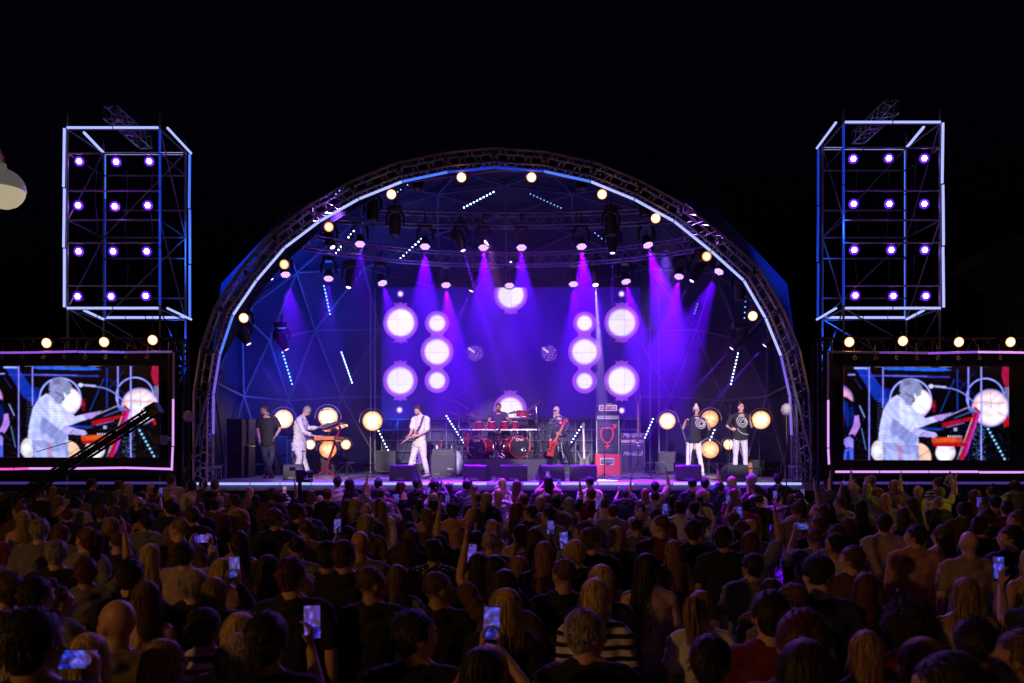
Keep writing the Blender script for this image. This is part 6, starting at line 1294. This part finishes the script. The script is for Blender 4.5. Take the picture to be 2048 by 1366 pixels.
def person(px, Y, h, hair, hcol, top, pose='down', x=None, cap=None, rng=random, sl=None, turn=None, extra='', yaw=None):
    fem = hair in ('long','midlong','wavy','bob','bun','pony'); s = h/1.738
    X_ = (px-1024)/F*Y if x is None else x
    land = next(t for q, t in LAND if (X_/Y*F+1024) < q)
    hd = 'dark cap' if cap else SDESC[hair].format(HN.get(hcol, ''))
    pz = {'up':'arm raised', 'both':'lifting phone', 'wide':'sideways phone', 'one':'phone raised'}.get(pose, '')
    order = [top] if rng is random else [top, 'blk', 'gry', 'nav', 'brn', 'bei', 'olv', 'mar', 'tan', 'grn', 'prn', 'stp', 'wht', 'red', 'pnk']
    cand = None
    for tp in order:
        L = f"person, {hd}, {TN[tp]} top"+(f", {pz}" if pz else '')+f", {land}, {rowname(Y)}"
        if L not in used: top = tp; cand = L; break
    cand = L if False else cand
    if cand is None:
        for w_ in ('slightly left', 'slightly right', 'second', 'third', 'half hidden', 'taller', 'shorter', 'farther', 'nearer'):
            L2 = L.replace('person', w_+' person', 1)
            if L2 not in used: cand = L2; break
    used[cand] = 1
    t = thing('person', cand, 'person', (X_, Y, 0), 'standing concert crowd')
    t.scale = (s, s, s); t.rotation_euler = (0, 0, R(rng.uniform(-9, 9) if yaw is None else yaw) - math.atan2(X_, Y)*.5*(1 if Y > 1 else 0) + (math.atan2(X_, 30)*.9 if pose == 'down' else 0))
    if pose not in ('down', 'up', 'front'): t.rotation_euler = (0,0,0)
    tr = turn if turn is not None else (rng.choice((0,0,-30,30,-62,55)) if pose == 'down' else 0)
    sk = rng.choice(('pale','mid','tan','pale')); child('body', body_of(pose, tr, fem), MS, t, SK[sk])
    sl = sl or ('tank' if fem and rng.random() < .22 and pose in ('down','up') else 'long' if rng.random() < .3 else 'short')
    c = TC[top]; k = rng.uniform(.8,1.15) if rng is not random else 1
    child('top', shirt_of(pose, fem, sl), dict(stp=MCS, prn=MCP, knt=MCK).get(top, MC), t, tuple(v*k for v in c))
    if Y < 60:
        child('trousers', legs_of(fem), MC, t, rng.choice(((.02,.025,.05),(.015,.015,.018),(.25,.22,.18),(.04,.05,.09)))); sc_ = rng.choice(((.02,.02,.02),(.5,.5,.5))); child('shoe', shoe_of('L'), MC, t, sc_); child('shoe', shoe_of('R'), MC, t, sc_)
    if cap: 
        if 'cap' not in _pc:
            mb = MB(); q = V((0,.01,1.622)); mb.ell(q+V((0,-.01,.045)), (.092,.108,.085), 18, 12); m1 = MB(); 
            mb.loft([(q+V((0,.06,.045)), .085,.02,X,Z),(q+V((0,.13,.035)), .075,.012,X,Z),(q+V((0,.165,.028)), .045,.006,X,Z)],16); _pc['cap'] = remesh(mb,'crowd_cap',.01,2)
        child('cap', _pc['cap'], MC, t, (.014,.014,.018)); child('hair', hair_of('crop', 0), MH, t, HC['dk'])
    elif hair != 'bald': child('hair', hair_of(hair, tr), MH, t, tuple(v*(rng.uniform(.75,1.2) if rng is not random else 1) for v in HC[hcol]))
    PEOPLE.append((X_, Y)); return t
crng = random.Random(11)
# individuals read off the photo: head centre x, top of head y, hair, colour, top, pose
LIST = '''113,1080,short,gy,blk|70,1042,long,br,tan|385,1012,short,br,blk|300,1088,long,bl,blk|262,1118,short,dk,blk|385,1138,curly,gy,blk|448,1118,long,bl,yel|285,1163,long,br,yel|230,1200,bald,gy,olv|172,1268,bob,bl,tan
10,1147,short,br,brn|75,1155,short,dk,gry|118,1168,bun,rd,brn|14,1222,midlong,br,grn|70,1218,short,dk,blk|412,1217,short,dk,stp|476,1227,wavy,bl,yel|534,1225,short,dk,blk|225,1035,long,lb,gry|108,972,long,lb,bei|150,994,short,dk,bei
185,957,short,dk,nav|240,960,short,rd,gry|258,966,midlong,bl,gry|300,966,bald,gy,brn|288,983,midlong,bl,prn|343,948,short,br,bei|203,1008,short,br,nav|246,988,midlong,br,gry|385,962,short,dk,wht|407,960,short,dk,blk|430,960,short,br,blk|440,986,bun,bl,wht
466,988,short,br,yel|500,974,midlong,bl,gry|512,990,long,dk,blk|545,977,short,br,brn|552,1018,short,br,blk|598,1008,short,dk,blk|655,977,short,br,blk|675,953,short,dk,wht|697,958,long,dk,blk|733,966,midlong,bl,gry|757,957,short,dk,nav|712,995,wavy,bl,blk|732,1007,bald,gy,blk|762,1000,long,lb,wht
803,963,midlong,rd,blk|836,957,short,dk,blk|897,966,long,dk,blk|935,958,curly,dk,gry|950,970,short,br,blk|1005,957,bob,bl,wht|997,970,curly,bl,gry|720,1062,bald,gy,olv|823,1057,crop,br,blk|868,1078,short,dk,prn|690,1081,short,rd,blk|655,1082,short,dk,prn|812,1087,afro,br,blk
980,1063,crop,gy,blk|955,1062,long,br,brn|586,1116,short,rd,blk|535,1110,long,dk,blk|594,1146,short,bl,tan|745,1134,crop,br,blk|792,1130,midlong,br,gry|878,1144,crop,br,blk|957,1106,midlong,dk,blk|1000,1118,bob,bl,blk|1005,1178,bob,bl,blk|833,1222,short,dk,blk|968,1296,midlong,dk,blk
1035,960,bob,br,red|1085,961,short,dk,blk|1137,994,bob,gy,blk|1060,1011,short,dk,blk|1096,1014,short,dk,gry|1040,1050,bob,dk,bei|1082,1026,bob,br,blk|1152,1080,curly,bl,blk|1166,1043,short,rd,gry|1185,1056,short,br,blk|1237,1053,long,bl,blk|1280,1018,bun,bl,bei|1310,984,crop,dk,gry|1319,1031,crop,br,mar
1386,1039,short,dk,blk|1345,1081,midlong,lb,brn|1298,1108,long,dk,knt|1033,1114,long,lb,gry|1126,1118,crop,br,blk|1203,1130,bob,bl,blk|1190,1158,bob,bl,stp|1175,1221,short,gy,blk|1404,1183,pony,lb,wht|1425,1272,short,dk,blk|1448,1053,short,dk,blk|1486,1043,short,br,brn|1360,1000,short,dk,wht|1405,977,afro,bl,blk
1343,990,midlong,dk,gry|1505,1040,bob,bl,gry|1510,970,short,dk,wht|1462,953,midlong,bl,gry|1440,958,bun,dk,blk|1503,947,curly,gy,blk|1557,944,short,dk,blk|1595,1003,crop,br,gry|1641,1010,short,br,mar|1680,993,short,br,bei|1715,953,short,dk,red|1744,951,short,bl,tan|1787,960,bob,bl,yel|1875,955,short,rd,stp|1899,950,short,gy,nav
1825,995,long,dk,gry|1768,1028,short,dk,bei|1830,1050,short,dk,tan|1730,1147,bob,rd,blk|1580,1168,crop,br,olv|1540,1182,short,dk,mar|1931,1156,long,lb,yel|1883,1050,midlong,br,gry|1962,1035,short,dk,blk|2035,1022,short,br,blk|1606,1221,short,rd,brn|1612,1281,midlong,dk,wht|1733,1262,bob,lb,brn|1820,1214,afro,dk,mar|1842,1276,midlong,lb,brn|2040,1262,short,br,tan
2020,1052,short,dk,nav|1990,990,short,dk,gry|1945,980,midlong,br,blk|2030,960,curly,br,bei|1655,960,short,dk,grn|1960,1240,short,dk,blk|330,1280,midlong,lb,brn|40,1300,short,gy,nav|1890,1310,short,dk,blk'''
for ent in LIST.replace('\n', '|').split('|'):
    a = ent.split(','); px, yt = float(a[0]), float(a[1]); h = crng.uniform(1.53, 1.64) + (.05 if a[2] in ('short','crop','bald') else -.03)
    if a[2] in ('bun','afro'): yt += 6
    Y = F*(H-h)/(yt-YH); Y = min(Y, 16.2)
    for _ in range(6):
        X_ = (px-1024)/F*Y; near = [q for q in PEOPLE if abs(q[0]-X_) < .36 and abs(q[1]-Y) < .33]
        if not near: break
        Y = min(max(Y + (.22 if near[0][1] <= Y else -.22), 2.3), 16.2)
    h2 = H-(yt-YH)*Y/F; h2 = min(max(h2, 1.44), 1.88)
    sl = 'tank' if (px, yt) in ((1298,1108),(70,1042),(476,1227)) else ('short' if a[2] == 'pony' else None)
    person(px, Y, h2, a[2], a[3], a[4], 'down', rng=crng if False else random, sl=sl, turn={1404:30, 1557:30, 1606:0}.get(int(px), None))
person(1385, 15.5, 1.78, 'crop', 'dk', 'blk', 'down', cap=True, rng=crng); person(1637, 4.45, 1.72, 'crop', 'dk', 'nav', 'down', cap=True, rng=crng, turn=-30); person(1180, 16.0, 1.8, 'crop', 'dk', 'wht', 'down', cap=True, rng=crng)
person(1672, 6.6, 1.62, 'bob', 'dk', 'wht', 'down', cap=True, rng=crng)
# raised arms
for px, Y, h, hr, hc_, tp, mir in ((905,9.8,1.68,'short','dk','tan',0),(1690,15.3,1.66,'bob','dk','grn',1),(1735,15.0,1.7,'short','bl','olv',1),(1835,14.9,1.66,'pony','bl','yel',1),(1310,15.6,1.72,'short','dk','bei',0),(1410,15.9,1.78,'short','dk','nav',0),(1010,4.6,1.62,'midlong','dk','brn',1),(172,5.6,1.55,'short','rd','gry',0),(1950,13.6,1.66,'midlong','br','blk',1),(1290,14.8,1.62,'midlong','lb','gry',1),(1468,15.2,1.6,'bob','br','mar',0),(760,14.2,1.64,'short','br','gry',1),(560,13.4,1.6,'midlong','dk','blk',0),(1130,13.0,1.62,'short','br','nav',0),(1880,14.4,1.66,'short','lb','bei',0),(1770,12.6,1.64,'bob','bl','gry',1),(430,12.0,1.6,'short','dk','brn',1),(1600,11.2,1.64,'midlong','dk','pnk',0),(930,7.4,1.6,'short','br','nav',1),(1500,7.0,1.6,'midlong','br','gry',0)):
    t = person(px, Y, h, hr, hc_, tp, 'up', rng=crng)
    if mir: t.scale.x *= -1
# phones and the people holding them
def phone_mat(i):
    m = bpy.data.materials.new('phone_screen_light'); m.use_nodes = True; nt = m.node_tree; b = nt.nodes['Principled BSDF']; L = nt.links.new
    tc = nt.nodes.new('ShaderNodeTexCoord'); n = nt.nodes.new('ShaderNodeTexNoise'); n.inputs['Scale'].default_value = 38; n.inputs['Detail'].default_value = 3
    mp = nt.nodes.new('ShaderNodeMapping'); mp.inputs['Location'].default_value = (i*3.1, i, i*.7); L(tc.outputs['Object'], mp.inputs[0]); L(mp.outputs[0], n.inputs['Vector'])
    r = nt.nodes.new('ShaderNodeValToRGB'); e = r.color_ramp.elements; e[0].position = .42; e[0].color = (.001,.003,.05,1); e[1].position = .8; e[1].color = (.4,.4,1,1)
    x = r.color_ramp.elements.new(.58); x.color = ((.006,.035,.6,1),(.03,.015,.5,1),(.004,.05,.5,1))[i%3]
    L(n.outputs['Fac'], r.inputs[0]); L(r.outputs[0], b.inputs['Emission Color']); b.inputs['Emission Strength'].default_value = 1.0; b.inputs['Roughness'].default_value = .15; m.cycles.emission_sampling = 'NONE'; return m
PMT = [phone_mat(i) for i in range(5)]
def phone(c, land, i, label, tilt=0, bright=True, s=1):
    t = thing('phone', label, 'phone', c, 'phones held up to film the stage'); t.rotation_euler = (R(-8), R(tilt+(90 if land else 0)), 0)
    o = MB().box(V(c), (.076,.0085,.158)).build('phone_case', M['black'], t, bevel=.004)
    if bright: MB().box(V(c)+V((0,-.0052,.004)), (.069,.001,.138)).build('phone_screen', PMT[i%5], t)
    m = MB()
    for sx in (-1,1): m.lathe(V(c)+V((.022,.005,.055+sx*.012)), (0,1,0), [(0,.009),(.002,.008)], 8)
    m.build('phone_camera', M['chrome'], t)
PH = '''675,1053,one,short,dk,blk|405,1077,wide,short,dk,bei|469,1136,both,midlong,lb,brn|155,1318,wide,bob,bl,yel|625,1246,one,curly,gy,bei|983,1248,both,midlong,bl,yel|943,1108,one,midlong,dk,nav|1101,1056,one,midlong,br,brn|1128,1082,one,midlong,lb,prn|1196,1010,one,short,rd,gry|1246,976,wide,short,dk,blk
1016,980,one,bob,bl,wht|1456,1000,one,short,dk,red|1479,1026,one,short,br,gry|1401,1005,one,short,dk,olv|1550,990,one,midlong,br,pnk|1605,986,one,short,dk,blk|1603,1052,wide,crop,br,gry|1997,1137,one,short,br,nav|895,1000,one,short,dk,blk|793,998,one,midlong,dk,wht|857,983,one,bun,dk,gry
569,980,both,short,dk,stp|322,984,one,short,br,olv|1958,1005,one,short,dk,mar|1118,966,one,midlong,dk,mar|873,958,wide,curly,dk,prn|1095,950,both,bob,dk,pnk|1330,1019,one,crop,dk,blk|1690,966,wide,short,bl,olv'''
lbs = {}
for i, ent in enumerate(PH.replace('\n', '|').split('|')):
    a = ent.split(','); px, py, ps = float(a[0]), float(a[1]), a[2]; s = (.885 if ps != 'one' else .915)*crng.uniform(.98,1.02)
    lx, ly, lz = {'both':(0,.40,1.745), 'wide':(0,.40,1.735), 'one':(.2,.37,1.70)}[ps]; Y = F*(H-lz*s)/(py-YH)
    if Y > 15.9: Y = 15.9; s = (H-(py-YH)*Y/F)/lz
    pc = P(px, py, Y); mir = -1 if (ps == 'one' and i % 3 == 0 and px != 625) else 1
    t = person(px, Y-ly*s, 1.738*s, a[3], a[4], a[5], ps, x=pc.x-lx*s*mir, rng=crng)
    t.scale.x *= mir
    land = next(tt for q, tt in LAND if px < q); lb = f"{'sideways' if ps == 'wide' else 'upright'} phone with {'dark back' if px == 1401 else 'glowing blue screen'}, {land}, {rowname(Y)}"
    if lb in lbs: lb = 'another ' + lb
    lbs[lb] = 1; phone(pc, ps == 'wide', i, lb, crng.uniform(-6,6), px != 1401)
# fill the rest of the crowd
styles = ['short']*6+['crop']*2+['bald']+['midlong']*4+['long']*3+['bob']*3+['wavy']*2+['bun','pony','curly']
cands = []
Y = 16.1
while Y > 2.5:
    n = int(1.42*Y/.62)
    for k in range(n): cands.append(((k+.5)/n*1.42*Y-.71*Y+crng.uniform(-.16,.16), Y+crng.uniform(-.2,.2)))
    Y -= .72
crng.shuffle(cands); cands.sort(key=lambda q: q[1] > 9.5)
for x, Y in cands:
    if len(PEOPLE) >= 304: break
    if Y < 3.3 or (Y < 6 and any(abs(q[0]-x) < .62 and abs(q[1]-Y) < .62 for q in PEOPLE)): continue
    if any(abs(q[0]-x) < (.42 if Y < 9.5 else .5) and abs(q[1]-Y) < (.45 if Y < 9.5 else .55) for q in PEOPLE): continue
    px = x/Y*F+1024
    h = crng.uniform(1.46, 1.7); yt = YH+(H-h)/Y*F
    if yt < 966 and crng.random() < .8: h = min(h, 1.66)
    st_ = crng.choice(styles); fem = st_ in ('midlong','long','bob','wavy','bun','pony')
    person(px, Y, h-(.05 if fem else 0), st_, crng.choice(['dk','dk','dk','br','br','lb','gy'] if not fem else ['dk','dk','br','br','lb','bl']), crng.choice(['blk','blk','blk','blk','gry','nav','nav','brn','brn','olv','mar','bei']), 'down', rng=crng)

# ------------------------------------------------------------------ smoke hanging under the dome
bm = bmesh.new(); bmesh.ops.create_icosphere(bm, subdivisions=4, radius=7.15); bmesh.ops.translate(bm, verts=bm.verts, vec=(XC, 20.9, 1.95))
for co, no in (((0, 17.7, 0), (0, -1, 0)), ((0, 0, SZ+.01), (0, 0, -1))):
    r_ = bmesh.ops.bisect_plane(bm, geom=bm.verts[:]+bm.edges[:]+bm.faces[:], plane_co=co, plane_no=no, clear_outer=True)
    bmesh.ops.edgeloop_fill(bm, edges=[e for e in r_['geom_cut'] if isinstance(e, bmesh.types.BMEdge)])
bmesh.ops.recalc_face_normals(bm, faces=bm.faces)
me = bpy.data.meshes.new('stage_smoke'); bm.to_mesh(me); bm.free(); ho = bpy.data.objects.new('stage_smoke', me); C.objects.link(ho); tag(ho, kind='stuff')
hm = bpy.data.materials.new('smoke_air'); hm.use_nodes = True; nt = hm.node_tree; nt.nodes.remove(nt.nodes['Principled BSDF'])
pv = nt.nodes.new('ShaderNodeVolumePrincipled'); pv.inputs['Density'].default_value = .024; pv.inputs['Color'].default_value = (.66,.42,1,1); pv.inputs['Anisotropy'].default_value = .2  # white smoke tinted violet, the light's colour put into the smoke itself
tc = nt.nodes.new('ShaderNodeTexCoord'); nn = nt.nodes.new('ShaderNodeTexNoise'); nn.inputs['Scale'].default_value = .55; nn.inputs['Detail'].default_value = 2; nt.links.new(tc.outputs['Object'], nn.inputs['Vector'])
mr = nt.nodes.new('ShaderNodeMapRange'); mr.inputs['From Min'].default_value = .32; mr.inputs['From Max'].default_value = .7; mr.inputs['To Min'].default_value = .003; mr.inputs['To Max'].default_value = .052; nt.links.new(nn.outputs['Fac'], mr.inputs['Value']); sp_ = nt.nodes.new('ShaderNodeSeparateXYZ'); nt.links.new(tc.outputs['Object'], sp_.inputs[0]); mz = nt.nodes.new('ShaderNodeMapRange'); mz.inputs['From Min'].default_value = 2.2; mz.inputs['From Max'].default_value = 4.8; mz.inputs['To Min'].default_value = .25; mz.inputs['To Max'].default_value = 1.25; nt.links.new(sp_.outputs[2], mz.inputs['Value'])
ml = nt.nodes.new('ShaderNodeMath'); ml.operation = 'MULTIPLY'; nt.links.new(mr.outputs[0], ml.inputs[0]); nt.links.new(mz.outputs[0], ml.inputs[1]); nt.links.new(ml.outputs[0], pv.inputs['Density'])
nt.links.new(pv.outputs[0], nt.nodes['Material Output'].inputs['Volume']); me.materials.append(hm)
